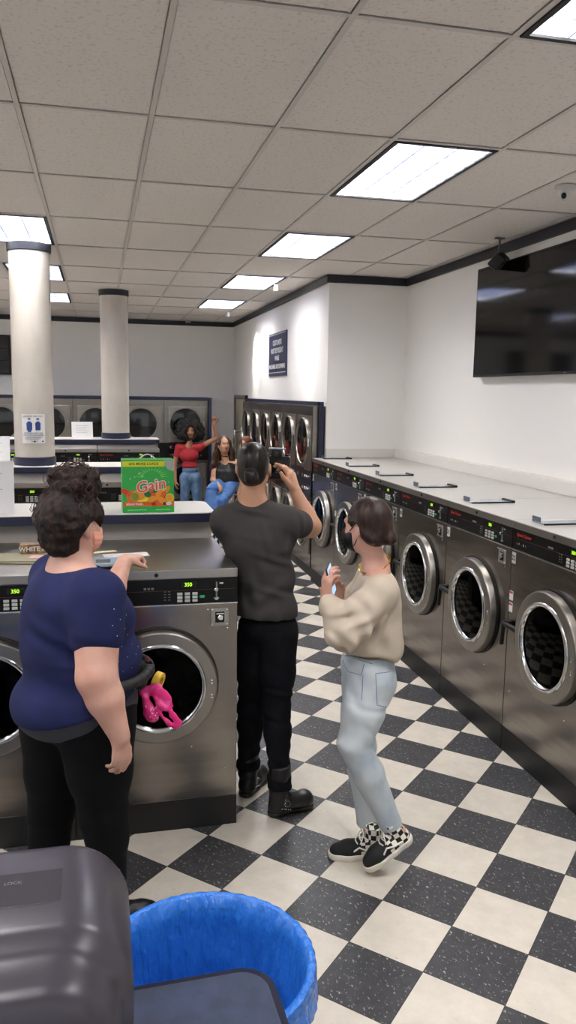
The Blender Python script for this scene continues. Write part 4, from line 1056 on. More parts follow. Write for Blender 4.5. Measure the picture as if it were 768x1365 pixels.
# ================================================================= photographer
def boot(t, base, heel, toe, ankle, m, out):
    """engineer boot: heel, toe points on the sole plane, ankle point above"""
    h, e = np.array(heel), np.array(toe); d = _n((e-h)*A(1, 1, 0)); L_ = np.linalg.norm((e-h)[:2]); sd = np.cross(A(0, 0, 1), d)
    mid = (h+e)/2; s = SDF(mid-A(.22, .22, .1), mid+A(.22, .22, .36), .005)
    a = h+d*.055; 
    s.chain([(a+A(0, 0, .045), .042), (a+A(0, 0, .12), .047), (A(ankle[0], ankle[1], .22), .052), (A(ankle[0], ankle[1], .27), .054)], .02)
    s.chain([(h+d*.035+A(0, 0, .05), .036), (h+d*.13+A(0, 0, .05), .042), (h+d*.20+A(0, 0, .045), .044), (h+d*(L_-.05)+A(0, 0, .042), .040)], .03)
    s.folds(a+A(0, 0, .11), (0, 0, 1), .003, 110, .07, 3); s.plane((0, 0, h[2]+.018), (0, 0, -1)); s.plane((0, 0, h[2]+.265), (0, 0, 1))
    b = s.fin('boot', m, t, base)
    s = SDF(mid-A(.22, .22, .1), mid+A(.22, .22, .1), .005)
    s.chain([(h+d*.035+A(0, 0, .02), .041), (h+d*.11+A(0, 0, .02), .038), (h+d*.20+A(0, 0, .02), .047), (h+d*(L_-.05)+A(0, 0, .02), .043)], .02)
    s.plane((0, 0, h[2]+.026), (0, 0, 1)); s.plane((0, 0, h[2]), (0, 0, -1)); 
    X, Y, Z = s.grids(); q = h+d*.085; s.d = np.maximum(s.d, -np.maximum(np.maximum(-((X-q[0])*d[0]+(Y-q[1])*d[1]), (X-q[0]-d[0]*.07)*d[0]+(Y-q[1]-d[1]*.07)*d[1]), Z-h[2]-.014)).astype(np.float32)
    s.fin('sole', mat('boot_sole', '0a0a0a', .5), b, base)
    m2 = MB(); c = a+sd*.05*out+A(0, 0, .075)+d*.02
    m2.lathe([(.013, -.002), (.016, -.002), (.016, .002), (.013, .002)], Vector(c)-base, 'y', 20, True)
    for k in range(5): m2.ell(Vector(c+d*(-.03+.012*k)+A(0, 0, -.02-.004*k))-base, (.0032, .0032, .0032), 8)
    for k in range(4): m2.ell(Vector(c+d*(-.012)+A(0, 0, -.025+.016*k))-base, (.0032, .0032, .0032), 8)
    m2.fin('buckle', M_CHROME, b)
def photographer():
    Y0 = 3.85; base = Vector((W(352, 840, Y0).x, 3.78, 0))
    t = person('person in charcoal T-shirt and black jeans holding a camera up, seen from behind', base)
    th = math.radians(76); f = A(math.cos(th), math.sin(th), 0); rt = A(f[1], -f[0], 0); B = np.stack([f, -rt, A(0, 0, 1)], 1)
    sh = px(342, 692, Y0); rs = sh+rt*.152+A(0, 0, -.01); ls = sh-rt*.150+A(0, 0, -.01)
    el, wr = px(414, 702, 4.00), px(394, 655, 4.03)
    lel, lwr = px(322, 742, 4.10), px(343, 676, 4.17)
    def ank(h, e, z): h, e = np.array(h), np.array(e); d = _n((e-h)*A(1, 1, 0)); return A(*(h+d*.058)[:2], z)
    rhl, rto = WZ(359, 1089, 0.0), WZ(412, 1074, 0.0); lhl, lto = WZ(324, 1064, 0.0), WZ(351, 1037, 0.0)
    rh, rk, ra = px(372, 848, 3.78), px(369, 945, 3.73), ank(rhl, rto, .17)
    lh, lk, la = px(341, 848, 3.88), px(335, 945, 3.90), ank(lhl, lto, .17)
    def torso(s, inf=0):
        s.cap(rs-A(0, 0, .02), ls-A(0, 0, .02), .062, .062, .05, inf)
        s.ell(px(345, 722, Y0), (.115, .166, .145), B, .05, inf)
        s.ell(px(352, 770, Y0), (.105, .145, .14), B, .05, inf)
        s.ell(px(356, 808, Y0-.01), (.105, .138, .11), B, .05, inf)
    def hips(s, inf=0):
        s.ell(px(357, 835, Y0-.02), (.118, .145, .10), B, .04, inf)
    def legs(s, inf=0):
        s.chain([(rh, .092), (rh+(rk-rh)*.5, .080), (rk, .062), (rk+(ra-rk)*.3, .060), (ra, .046)], .025, inf)
        s.chain([(lh, .092), (lh+(lk-lh)*.5, .080), (lk, .062), (lk+(la-lk)*.3, .060), (la, .046)], .025, inf)
    def rarm(s, inf=0, p=1.):
        s.cap(rs, rs+(el-rs)*p, .060, .060-.004*p, .03, inf)
        if p == 1: s.chain([(el, .055), (el+(wr-el)*.35, .050), (wr, .030)], .02, inf)
    def larm(s, inf=0, p=1.):
        s.cap(ls, ls+(lel-ls)*p, .056, .056-.010*p, .03, inf)
        if p == 1: s.chain([(lel, .047), (lel+(lwr-lel)*.35, .045), (lwr, .029)], .015, inf)
    s = SDF(A(base.x-.34, 3.5, -.01), A(base.x+.46, 4.36, 1.95), .0055)
    torso(s, -.01); hips(s, -.01); legs(s, -.006); rarm(s); larm(s)
    hc = px(338, 624, Y0); fh = A(.30, .95, -.02)
    P, HB = head(s, hc, fh, z=.98)
    s.chain([(hc-A(0, 0, .06)-fh*.015, .056), (px(337, 664, Y0-.005), .056), (sh-A(0, 0, .02), .07)], .03)
    s.cap(px(337, 672, Y0), rs, .045, .05, .04); s.cap(px(337, 672, Y0), ls, .045, .05, .04)
    hand(s, wr, A(-.30, .0, 1), A(-.80, .6, -.1), .6, 1.15, 1, curls=[.40, .65, .8, .9], thumbdir=A(-.70, -.25, .85))
    hand(s, lwr, A(.35, .15, 1), A(.2, .3, .9), .5, 1.0, -1)
    
    s.fin('body', M_SKIN2, t, base)
    mj = mat('black_denim', '0a0b0e', .9, spec=.2, bump=(160, .3, .001), var=('101218', 14, (1, 1, 1), .4, .6))
    s = SDF(A(base.x-.34, 3.45, .10), A(base.x+.40, 4.15, 1.15), .006)
    s.cap(ra, ra-A(0, 0, .03), .058, .062, .02); s.cap(la, la-A(0, 0, .03), .058, .062, .02)
    hips(s, .006); legs(s, .006)
    for k, (q, zz) in enumerate(((ra, 60), (la, 60), (rk, 40), (lk, 40))): s.folds(q+A(0, 0, .06), (.2, .1, 1), .006, 75, .13, k)
    s.noise(.002, 30, 4); s.plane((0, 0, .145), (0, 0, -1)); s.plane(px(352, 800, Y0), (0, 0, 1))
    je = s.fin('jeans', mj, t, base)
    # pocket stitching
    s = SDF(A(base.x-.34, 3.4, .75), A(base.x+.46, 4.3, 1.75), .0055)
    torso(s, .014); s.cap(px(337, 676, Y0), rs, .048, .055, .04, .012); s.cap(px(337, 676, Y0), ls, .048, .055, .04, .012); hips(s, .016); rarm(s, .014, .50); larm(s, .012, .5)
    s.ell(px(350, 812, Y0-.01), (.118, .155, .09), B, .03, .012)
    s.ell(px(337, 652, Y0), (.085, .078, .056), B, .010, op='-')
    s.plane(px(355, 821, Y0-.05), A(-.05, 0, -1))
    s.folds(px(352, 800, 3.7), (.55, 0, 1), .007, 48, .13, 1); s.folds(px(375, 765, 3.72), (.8, 0, 1), .006, 42, .14, 2); s.folds(px(383, 715, 3.75), (1, 0, .55), .006, 55, .10, 3); s.folds(px(330, 690, 3.75), (.1, 0, 1), .004, 60, .09, 5); s.folds(px(325, 790, 3.72), (-.3, 0, 1), .005, 50, .10, 6)
    s.noise(.003, 17, 4)
    s.fin('t_shirt', mat('charcoal_cotton', '403d3c', .92, spec=.2, bump=(80, .25, .0015)), t, base)
    mb_ = mat('boot_leather', '131213', .38, bump=(50, .3, .002))
    boot(t, base, rhl, rto, ra, mb_, -1)
    boot(t, base, lhl, lto, la, mb_, -1)
    mh = hairmat('hair_dark', '15110f', '2a201b', 60, (1, 1, .25), .32, .5)
    s = SDF(hc-A(.16, .2, .16), hc+A(.16, .16, .18), .005)
    s.ell(hc+HB@A(-.022, 0, .030), (.098, .080, .101), HB, .01); s.ell(hc+HB@A(-.05, 0, -.030), (.058, .062, .058), HB, .03)
    s.ell(P(.10, 0, -.04), (.085, .12, .10), HB, .01, op='-')
    for l in (-1, 1): s.ell(P(.004, .100*l, -.012), (.040, .038, .045), HB, .004, op='-')
    bc = px(335, 633, Y0)-A(.02, .11, 0); s.ell(bc, (.036, .028, .038), None, .006); s.cap(bc+A(-.02, -.006, .02), bc+A(.024, -.006, -.018), .016, .014, .006)
    s.noise(.0012, 90, 3, (1, 1, .3))
    s.fin('hair', mh, t, base)
    q = lambda a, l, h: Vector(P(a, l, h))-base
    MB().tube([q(.03, .080, -.03), q(-.008, .092, .005), q(-.02, .085, -.03), q(.03, .072, -.075)], .0018, 6).tube([q(.03, -.080, -.03), q(-.008, -.092, .005), q(-.02, -.085, -.03), q(.03, -.072, -.075)], .0018, 6).fin('mask_strap', M_BLKPL, t)
    s = SDF(hc-A(.14, .14, .18), hc+A(.16, .2, .10), .005); s.ell(P(.042, 0, -.05), (.072, .070, .068), HB, .01); s.ell(P(.095, 0, -.033), (.028, .026, .026), HB, .02); s.plane(P(.04, 0, 0), HB@A(-1, 0, -.1)); s.plane(P(0, 0, -.008), HB@A(-.2, 0, 1))
    s.fin('face_mask', M_BLKPL, t, base)
    MB().tube([Vector(p)-base for p in ring(px(337, 664, Y0-.005), (.05, -.5, 1), .064, 30)], .0014, 6).fin('necklace', mat('thin_chain', 'b8906a', .3, .8), t)
    # camera (its own thing, held)
    cc = px(369, 619, 4.12); c = thing('camera', 'black professional camera held up to the eye', 'camera', Vector(cc), -.30)
    bd = MB().box(-.072, .072, -.030, .032, -.075, .045, .010, 3).box(-.030, .030, -.035, .03, .04, .078, .008, 3).fin('camera_body', M_BLKPL, c)
    MB().cyl((-.005, -.032, 0), .038, .032, 'y', 32, .003).lathe([(.036, .0), (.040, .01), (.040, .06), (.044, .065), (.044, .105), (.038, .107), (.036, .10), (0, .095)], (-.005, .03, 0), 'y', 40).fin('lens', M_BLKPL, c, xf=Matrix.Identity(4))
    MB().box(-.05, .03, -.0325, -.029, -.045, .025, .002).fin('rear_screen', mat('cam_screen', '111318', .1), bd)
    MB().box(-.016, .016, -.046, -.03, .042, .068, .006).fin('eyepiece', M_RUBBER, bd)
    MB().box(-.045, .045, -.028, .02, .078, .088, .003).fin('top_plate', mat('cam_top_grey', '7c7f84', .3, .5), bd)
    for kx, ky in ((.055, .05), (-.052, .05)): MB().cyl((kx, .0, .044), .013, .012, 'z', 20, .002).fin('dial', M_BLKPL, bd)
photographer()

# ================================================================= woman in beige sweatshirt
def sneaker(t, base, heel, toe, up, label=None):
    h, e = np.array(heel, float), np.array(toe, float); d = _n(e-h); L_ = np.linalg.norm(e-h); up = _n(np.array(up, float)-d*(np.array(up, float)@d)); sd = np.cross(up, d)
    Rm = Matrix([[d[i], sd[i], up[i]] for i in range(3)]).to_4x4()      # local x = forward, y = left, z = up
    def P(a, l, z): return A(a, l, z)
    s = SDF(A(-.03, -.07, -.01), A(L_+.03, .07, .20), .004)
    s.chain([(P(.042, 0, .05), .032), (P(.05, 0, .10), .034), (P(.052, 0, .135), .040)], .015)
    s.chain([(P(.035, 0, .04), .033), (P(.11, 0, .045), .037), (P(.17, 0, .038), .040), (P(L_-.045, 0, .033), .034)], .025)
    s.ell(P(.052, 0, .155), (.034, .034, .03), None, .004, op='-'); s.plane((0, 0, .026), (0, 0, -1)); s.plane((0, 0, .145), (0, 0, 1))
    me = s.mesh('sneaker'); u = link('sneaker', me, None, t)
    def checker():
        m = mat('sneaker_canvas', '0f0f10', .75)
        if m.get('d'): return m
        m['d'] = 1; nt = m.node_tree; N = nt.nodes.new; L = nt.links.new; tc = N('ShaderNodeTexCoord'); mp = N('ShaderNodeMapping'); mp.inputs['Location'].default_value = (.5, .5, .5); L(tc.outputs['Object'], mp.inputs[0])
        ck = N('ShaderNodeTexChecker'); ck.inputs['Scale'].default_value = 42; ck.inputs[1].default_value = lin('e6e0d2'); ck.inputs[2].default_value = lin('0f0f10'); L(mp.outputs[0], ck.inputs[0])
        sp = N('ShaderNodeSeparateXYZ'); L(tc.outputs['Object'], sp.inputs[0]); lt = N('ShaderNodeMath'); lt.operation = 'LESS_THAN'; lt.inputs[1].default_value = .115; L(sp.outputs[0], lt.inputs[0])
        mx = N('ShaderNodeMix'); mx.data_type = 'RGBA'; mx.inputs[6].default_value = lin('0f0f10'); L(lt.outputs[0], mx.inputs[0]); L(ck.outputs[0], mx.inputs[7]); L(mx.outputs[2], nt.nodes['Principled BSDF'].inputs['Base Color'])
        return m
    me.materials.append(checker())
    u.matrix_local = Matrix.Translation(Vector(h)-base) @ Rm
    s = SDF(A(-.03, -.07, -.01), A(L_+.03, .07, .06), .004)
    s.chain([(P(.035, 0, .02), .039), (P(.11, 0, .02), .038), (P(.17, 0, .02), .046), (P(L_-.045, 0, .02), .041)], .02); s.plane((0, 0, .030), (0, 0, 1)); s.plane((0, 0, 0), (0, 0, -1))
    me = s.mesh('sole'); o = link('sole', me, mat('sneaker_sole', 'd8d2c4', .5), u)
    m = MB()
    for k in range(6):
        a = .098+.018*k; z = .108-.0105*k-(.004 if k > 3 else 0); m.tube([(a-.008, -.024, z-.012), (a, -.008, z), (a+.004, .012, z), (a-.004, .026, z-.012)], .0030, 6)
    for sg in (-1, 1): m.tube([(.100, 0, .115), (.103, sg*.02, .124), (.112, sg*.034, .10), (.12, sg*.036, .08)], .0026, 6)
    m.fin('laces', mat('laces_white', 'e6e2d8', .6), u)
    for sg in (-1, 1): MB().tube([(.045, sg*.0375, .045), (.09, sg*.040, .050), (.125, sg*.041, .066), (.15, sg*.0405, .048)], .0045, 6).fin('side_stripe', mat('laces_white', 'e6e2d8', .6), u)
def sweater_woman():
    Y0 = 3.22; base = Vector((W(490, 900, Y0).x, Y0, 0))
    t = person('slim person in beige sweatshirt and light jeans walking left while looking at a phone', base)
    th = math.radians(165); f = A(math.cos(th), math.sin(th), 0); lf = A(-f[1], f[0], 0); B = np.stack([f, lf, A(0, 0, 1)], 1)
    th2 = math.radians(132); fh = A(math.cos(th2), math.sin(th2), -.12)
    sh = px(503, 778, Y0); l_s = sh+lf*.165; r_s = sh-lf*.165
    nel, nwr = px(459, 846, 3.03), px(435, 797, 3.17)
    fel, fwr = px(458, 832, 3.42), px(451, 802, 3.36)
    nh, nk, na = px(494, 908, 3.14), px(473, 992, 3.10), px(522, 1100, 3.10)
    gh_, gk, ga = px(484, 908, 3.30), px(480, 988, 3.33), px(491, 1102, 3.30)
    def torso(s, inf=0):
        s.cap(l_s, r_s, .052, .052, .05, inf); s.ell(px(500, 803, Y0), (.098, .158, .11), B, .05, inf); s.ell(px(492, 850, Y0), (.092, .128, .11), B, .05, inf)
    def hips(s, inf=0):
        s.ell(px(490, 893, Y0), (.112, .155, .10), B, .04, inf); s.ell(px(503, 912, Y0-.06), (.078, .085, .085), B, .04, inf); s.ell(px(503, 912, Y0+.07), (.078, .085, .085), B, .04, inf)
    def legs(s, inf=0):
        s.chain([(nh, .092), (nh+(nk-nh)*.5, .083), (nk, .064), (nk+(na-nk)*.35, .060), (na, .042)], .02, inf)
        s.chain([(gh_, .092), (gh_+(gk-gh_)*.5, .080), (gk, .062), (gk+(ga-gk)*.35, .058), (ga, .042)], .02, inf)
    s = SDF(A(base.x-.42, 2.88, -.01), A(base.x+.30, 3.60, 1.72), .0055)
    torso(s, -.01); hips(s, -.01); legs(s, -.008)
    s.chain([(l_s, .048), (nel, .040), (nel+(nwr-nel)*.4, .038), (nwr, .024)], .02); s.chain([(r_s, .048), (fel, .040), (fwr, .024)], .02)
    hc = px(488, 701, Y0); P, HB = head(s, hc, fh, z=.97)
    s.chain([(hc-A(0, 0, .06)-fh*A(1, 1, 0)*.02, .047), (px(500, 752, Y0), .049), (sh, .06)], .03)
    s.cap(px(502, 760, Y0), l_s, .04, .05, .04); s.cap(px(502, 760, Y0), r_s, .04, .05, .04)
    hand(s, nwr, A(.06, .10, 1), A(.95, .3, .0), .6, .92, 1, curls=[.55, .6, .65, .7], thumbdir=A(.62, -.35, .75))
    hand(s, fwr, A(-.08, -.1, 1), A(-.5, -.8, .2), .5, .90, -1)
    # ankles into the shoes
    nheel, ntoe = px(550, 1117, 3.09), WZ(487, 1163, .012)
    gheel, gtoe = WZ(512, 1140, 0.0), WZ(436, 1143, 0.0)
    s.cap(na, nheel+_n(ntoe-nheel)*.05+A(-.02, 0, .06), .036, .033, .015); s.cap(ga, A(*(gheel+_n(gtoe-gheel)*.05)[:2], .09), .036, .033, .015)
    s.fin('body', M_SKIN1, t, base)
    sneaker(t, base, nheel, ntoe, A(-.45, 0, 1)); sneaker(t, base, gheel, gtoe, A(0, 0, 1))
    # jeans
    mj = mat('light_denim', 'bfc6c9', .88, spec=.25, bump=(150, .3, .001), var=('9bacba', 7, (1, 1, .5), .52, .78))
    s = SDF(A(base.x-.30, 2.95, .10), A(base.x+.28, 3.52, 1.12), .005)
    hips(s, .006); legs(s, .008); s.ell(px(489, 880, Y0), (.102, .135, .06), B, .03, .008)
    s.cap(na+(na-nk)*-.06, na, .050, .050, .01); s.cap(ga+(ga-gk)*-.06, ga, .048, .048, .01)
    for k, q in enumerate((nk, gk)): s.folds(q, (.3, .1, 1), .007, 62, .10, k)
    s.folds(px(500, 940, 3.1), (.3, 0, 1), .004, 55, .10, 5); s.folds(px(470, 920, 3.1), (.2, 0, 1), .004, 50, .10, 7); s.noise(.0018, 28, 3)
    s.plane(px(488, 868, Y0), (0, 0, 1)); s.plane(na+_n(na-nk)*.0, na-nk) if False else None
    X, Y, Z = s.grids(); 
    for an, kn in ((na, nk), (ga, gk)):
        n = _n(an-kn); c = (X-an[0])*n[0]+(Y-an[1])*n[1]+(Z-an[2])*n[2]; near = np.sqrt((X-an[0])**2+(Y-an[1])**2+(Z-an[2])**2)-.12
        s.d = np.where(near < 0, np.maximum(s.d, c), s.d).astype(np.float32)
    je = s.fin('jeans', mj, t, base)
    from mathutils.bvhtree import BVHTree
    bv = BVHTree.FromPolygons([v.co+base for v in je.data.vertices], [p.vertices[:] for p in je.data.polygons])
    def on(qx, qy, bvh, off=.001):
        d = (CR*(qx-384)/F+CU*(682.5-qy)/F+CF).normalized(); h_ = bvh.ray_cast(Vector((0, 0, CAM_H)), d)
        return (h_[0]-d*off-base) if h_[0] else None
    def seam(pts, m_, r=.0014, name='seam', par=je, bvh=bv):
        q = []
        for (a, b), (c, d) in zip(pts, pts[1:]):
            for i in range(6):
                w_ = on(a+(c-a)*i/6, b+(d-b)*i/6, bvh)
                if w_ is not None: q.append(w_)
        if len(q) > 2: MB().tube(q, r, 5).fin(name, m_, par)
    md = mat('denim_seam', '5d7ea6', .8)
    for pts in ([(457, 880), (464, 895), (482, 900), (486, 882)], [(484, 900), (482, 940)], [(501, 898), (503, 940), (517, 943), (526, 925)], [(501, 898), (524, 895)], [(457, 873), (480, 880), (500, 886)]): seam(pts, md)
    # sweatshirt
    ms = mat('beige_fleece', 'bfb19e', .95, spec=.2, bump=(110, .3, .0015))
    s = SDF(A(base.x-.36, 2.86, .88), A(base.x+.32, 3.60, 1.50), .0055)
    torso(s, .016); s.ell(px(498, 835, Y0), (.100, .138, .12), B, .05, .020); s.ell(px(501, 862, Y0), (.108, .150, .075), B, .04, .014)
    s.chain([(l_s-A(0, 0, .01), .074), (l_s+(nel-l_s)*.5, .078), (nel, .068), (nel+(nwr-nel)*.5, .052), (nwr-(nwr-nel)*.12, .043)], .03)
    s.chain([(r_s, .072), (r_s+(fel-r_s)*.5, .072), (fel, .062), (fwr-(fwr-fel)*.1, .042)], .03)
    hm = px(490, 878, Y0); s.plane(hm, A(-.25, -.35, -1)); s.ell(px(500, 748, Y0), (.064, .064, .036), B, .012, op='-')
    s.folds(nel+A(0, -.03, .03), (1, 0, -.6), .011, 60, .11, 2); s.folds(px(488, 835, 3.02), (.7, 0, -1), .014, 38, .11, 3); s.folds(px(512, 850, 3.08), (1, 0, -.3), .010, 36, .11, 4); s.folds(nwr+(nel-nwr)*.3, nwr-nel, .009, 95, .08, 6); s.folds(px(515, 790, 3.1), (1, 0, .3), .004, 40, .10, 8); s.noise(.003, 18, 9)
    sw = s.fin('sweatshirt', ms, t, base, 1)
    # hair, necklace, mask
    mh = hairmat('hair_brown', '20140f', '38251b', 60, (1, 1, .3), .42, .45)
    s = SDF(hc-A(.18, .18, .18), hc+A(.20, .18, .18), .0045)
    s.ell(hc+HB@A(-.024, 0, .026), (.103, .086, .103), HB, .01); s.ell(hc+HB@A(-.055, 0, -.035), (.062, .068, .055), HB, .03)
    s.ell(hc+HB@A(-.108, 0, -.055), (.034, .034, .032), HB, .015); s.cap(hc+HB@A(.03, .078, .03), hc+HB@A(-.06, .07, -.05), .014, .02, .02)
    s.ell(P(.10, 0, -.05), (.088, .12, .095), HB, .008, op='-'); s.ell(P(.018, .090, -.020), (.036, .028, .044), HB, .004, op='-'); s.noise(.0012, 90, 6, (1, 1, .3))
    s.fin('hair', mh, t, base)
    s = SDF(hc-A(.16, .14, .18), hc+A(.16, .18, .10), .0045); s.ell(P(.042, 0, -.05), (.072, .068, .068), HB, .01); s.ell(P(.095, 0, -.033), (.028, .026, .026), HB, .02); s.plane(P(.036, 0, 0), HB@A(-1, 0, -.1)); s.plane(P(0, 0, -.002), HB@A(-.2, 0, 1))
    mk = s.fin('face_mask', M_BLKPL, t, base); q = lambda a, l, h: Vector(P(a, l, h))-base
    MB().tube([q(.055, .058, -.018), q(.03, .070, .0), q(.008, .082, .018), q(-.006, .092, .010)], .0022, 6).tube([q(.045, .055, -.085), q(.03, .062, -.075), q(.005, .074, -.045)], .0022, 6).fin('ear_loop', M_BLKPL, mk)
    gold = mat('gold', 'd8a84a', .25, 1.0); m = MB(); pts = ring(px(499, 751, Y0), (-.55, -.25, 1), .071, 60)
    for i in range(60):
        a_, b_ = pts[i], pts[i+1]; m.tube([Vector(a_)-base, Vector((a_+b_)/2)-base+Vector((0, 0, .001)), Vector(b_)-base], [.0022, .0042, .0022], 6)
    m.fin('necklace', gold, t)
    # phone
    pc = px(441, 773, 3.215); o = thing('mobile_phone', 'slim mobile phone with lit screen held in both hands', 'phone', Vector(pc))
    o.rotation_euler = (-.15, -.32, math.radians(62))
    MB().box(-.035, .035, -.0042, .0042, -.072, .072, .004, 3).fin('casing', M_BLKPL, o)
    MB().box(-.0325, .0325, -.0050, -.0040, -.067, .067, .0004).fin('screen', mat('phone_screen', '6f9ad0', .1, emit=.7, ecol='8fb4e0'), o)
sweater_woman()

# ================================================================= people far down the aisle
def red_woman():
    Y0 = 13.35; base = Vector((W(254, 640, Y0).x, Y0, 0)); t = person('person in red top and jeans with big afro, one fist raised, against the back dryers', base)
    f = _n(A(-.12, -1, 0)); lf = A(-f[1], f[0], 0); B = np.stack([f, lf, A(0, 0, 1)], 1)
    sh = px(252, 596.5, Y0); L_s = sh+lf*.17; R_s = sh-lf*.17
    lel, lwr = px(289, 584, Y0-.05), px(285.5, 565, Y0-.1); rel, rwr = px(232, 620, Y0), px(234, 640, Y0-.05)
    hc = px(254, 574, Y0); hip = px(254, 637, Y0)
    lk, la = hip+lf*.09+A(.02, -.04, -.42), A(hip[0]+.10, Y0-.02, .09); rk, ra = hip-lf*.10+A(0, -.02, -.42), A(hip[0]-.13, Y0, .09)
    def torso(s, inf=0):
        s.cap(L_s, R_s, .052, .052, .04, inf); s.ell(px(252, 607, Y0), (.10, .148, .11), B, .04, inf); s.ell(px(252, 608, Y0-.04), (.06, .12, .07), B, .06, inf); s.ell(px(253, 621, Y0), (.085, .120, .09), B, .04, inf)
    def legs(s, inf=0):
        s.ell(hip, (.105, .165, .11), B, .04, inf)
        s.chain([(hip+lf*.085, .092), (lk, .062), (la, .042)], .03, inf); s.chain([(hip-lf*.085, .092), (rk, .062), (ra, .042)], .03, inf)
    s = SDF(A(base.x-.38, 13.0, -.01), A(base.x+.62, 13.65, 1.95), .008)
    torso(s, -.01); legs(s, -.01); s.chain([(L_s, .05), (lel, .040), (lwr, .027)], .02); s.chain([(R_s, .05), (rel, .040), (rwr, .027)], .02)
    P, HB = head(s, hc, f+A(0, 0, -.12), z=1.0); s.chain([(hc-A(0, 0, .07), .045), (sh, .055)], .03)
    hand(s, lwr, A(0, 0, 1), A(-.3, -1, 0), 1.2, 1, 1, curls=[1.2]*4); hand(s, rwr, A(0, 0, -1), A(1, 0, 0), .4, 1, 1)
    foot(s, A(la[0], Y0+.03, .035), A(la[0]+.01, Y0-.17, .035)); foot(s, A(ra[0], Y0+.03, .035), A(ra[0]-.01, Y0-.17, .035))
    s.fin('body', M_SKIN3, t, base); face_bits(P, HB, t, base, 1.0, '20120a', '7a2f34')
    s = SDF(A(base.x-.32, 13.05, .7), A(base.x+.34, 13.6, 1.6), .008); torso(s, .01); s.cap(L_s, L_s+(lel-L_s)*.22, .062, .055, .02); s.cap(R_s, R_s+(rel-R_s)*.45, .062, .052, .02)
    s.plane(px(253, 624, Y0), (0, 0, -1)); s.ell(px(251, 590, Y0-.09), (.09, .085, .11), B, .01, op='-'); s.folds(px(252, 618, Y0-.1), (0, 0, 1), .004, 70, .1, 2); s.noise(.002, 25, 3)
    s.fin('red_top', mat('red_jersey', 'a01c26', .75), t, base)
    mj = mat('mid_denim', '4a6788', .8, var=('6f8cae', 9, (1, 1, .5), .45, .65))
    s = SDF(A(base.x-.36, 13.0, .08), A(base.x+.36, 13.65, 1.15), .008); legs(s, .008); s.ell(px(254, 626, Y0), (.09, .13, .06), B, .03, .006); s.plane(px(253, 622, Y0), (0, 0, 1)); s.plane((0, 0, .11), (0, 0, -1)); s.noise(.003, 30, 3); s.fin('jeans', mj, t, base)
    s = SDF(hc-A(.36, .3, .3), hc+A(.36, .38, .34), .009); s.ell(hc+A(-.015, .06, .03), (.235, .19, .185), None, .02); s.ell(hc+A(.02, .05, -.05), (.23, .17, .15), None, .05); s.noise(.012, 55, 3, n=14); s.noise(.008, 130, 5, n=12); s.ell(hc+A(-.01, -.15, -.030), (.092, .13, .122), None, .012, op='-')
    s.fin('hair', mat('afro_black', '0d0a09', .8, bump=(90, 1, .01)), t, base, 0)
    for a in (la, ra):
        s = SDF(A(a[0]-.08, Y0-.25, -.01), A(a[0]+.08, Y0+.1, .15), .007); foot(s, A(a[0], Y0+.03, .035), A(a[0], Y0-.18, .035), .04); s.plane((0, 0, 0), (0, 0, -1)); s.fin('shoe', M_BLKPL, t, base)
red_woman()
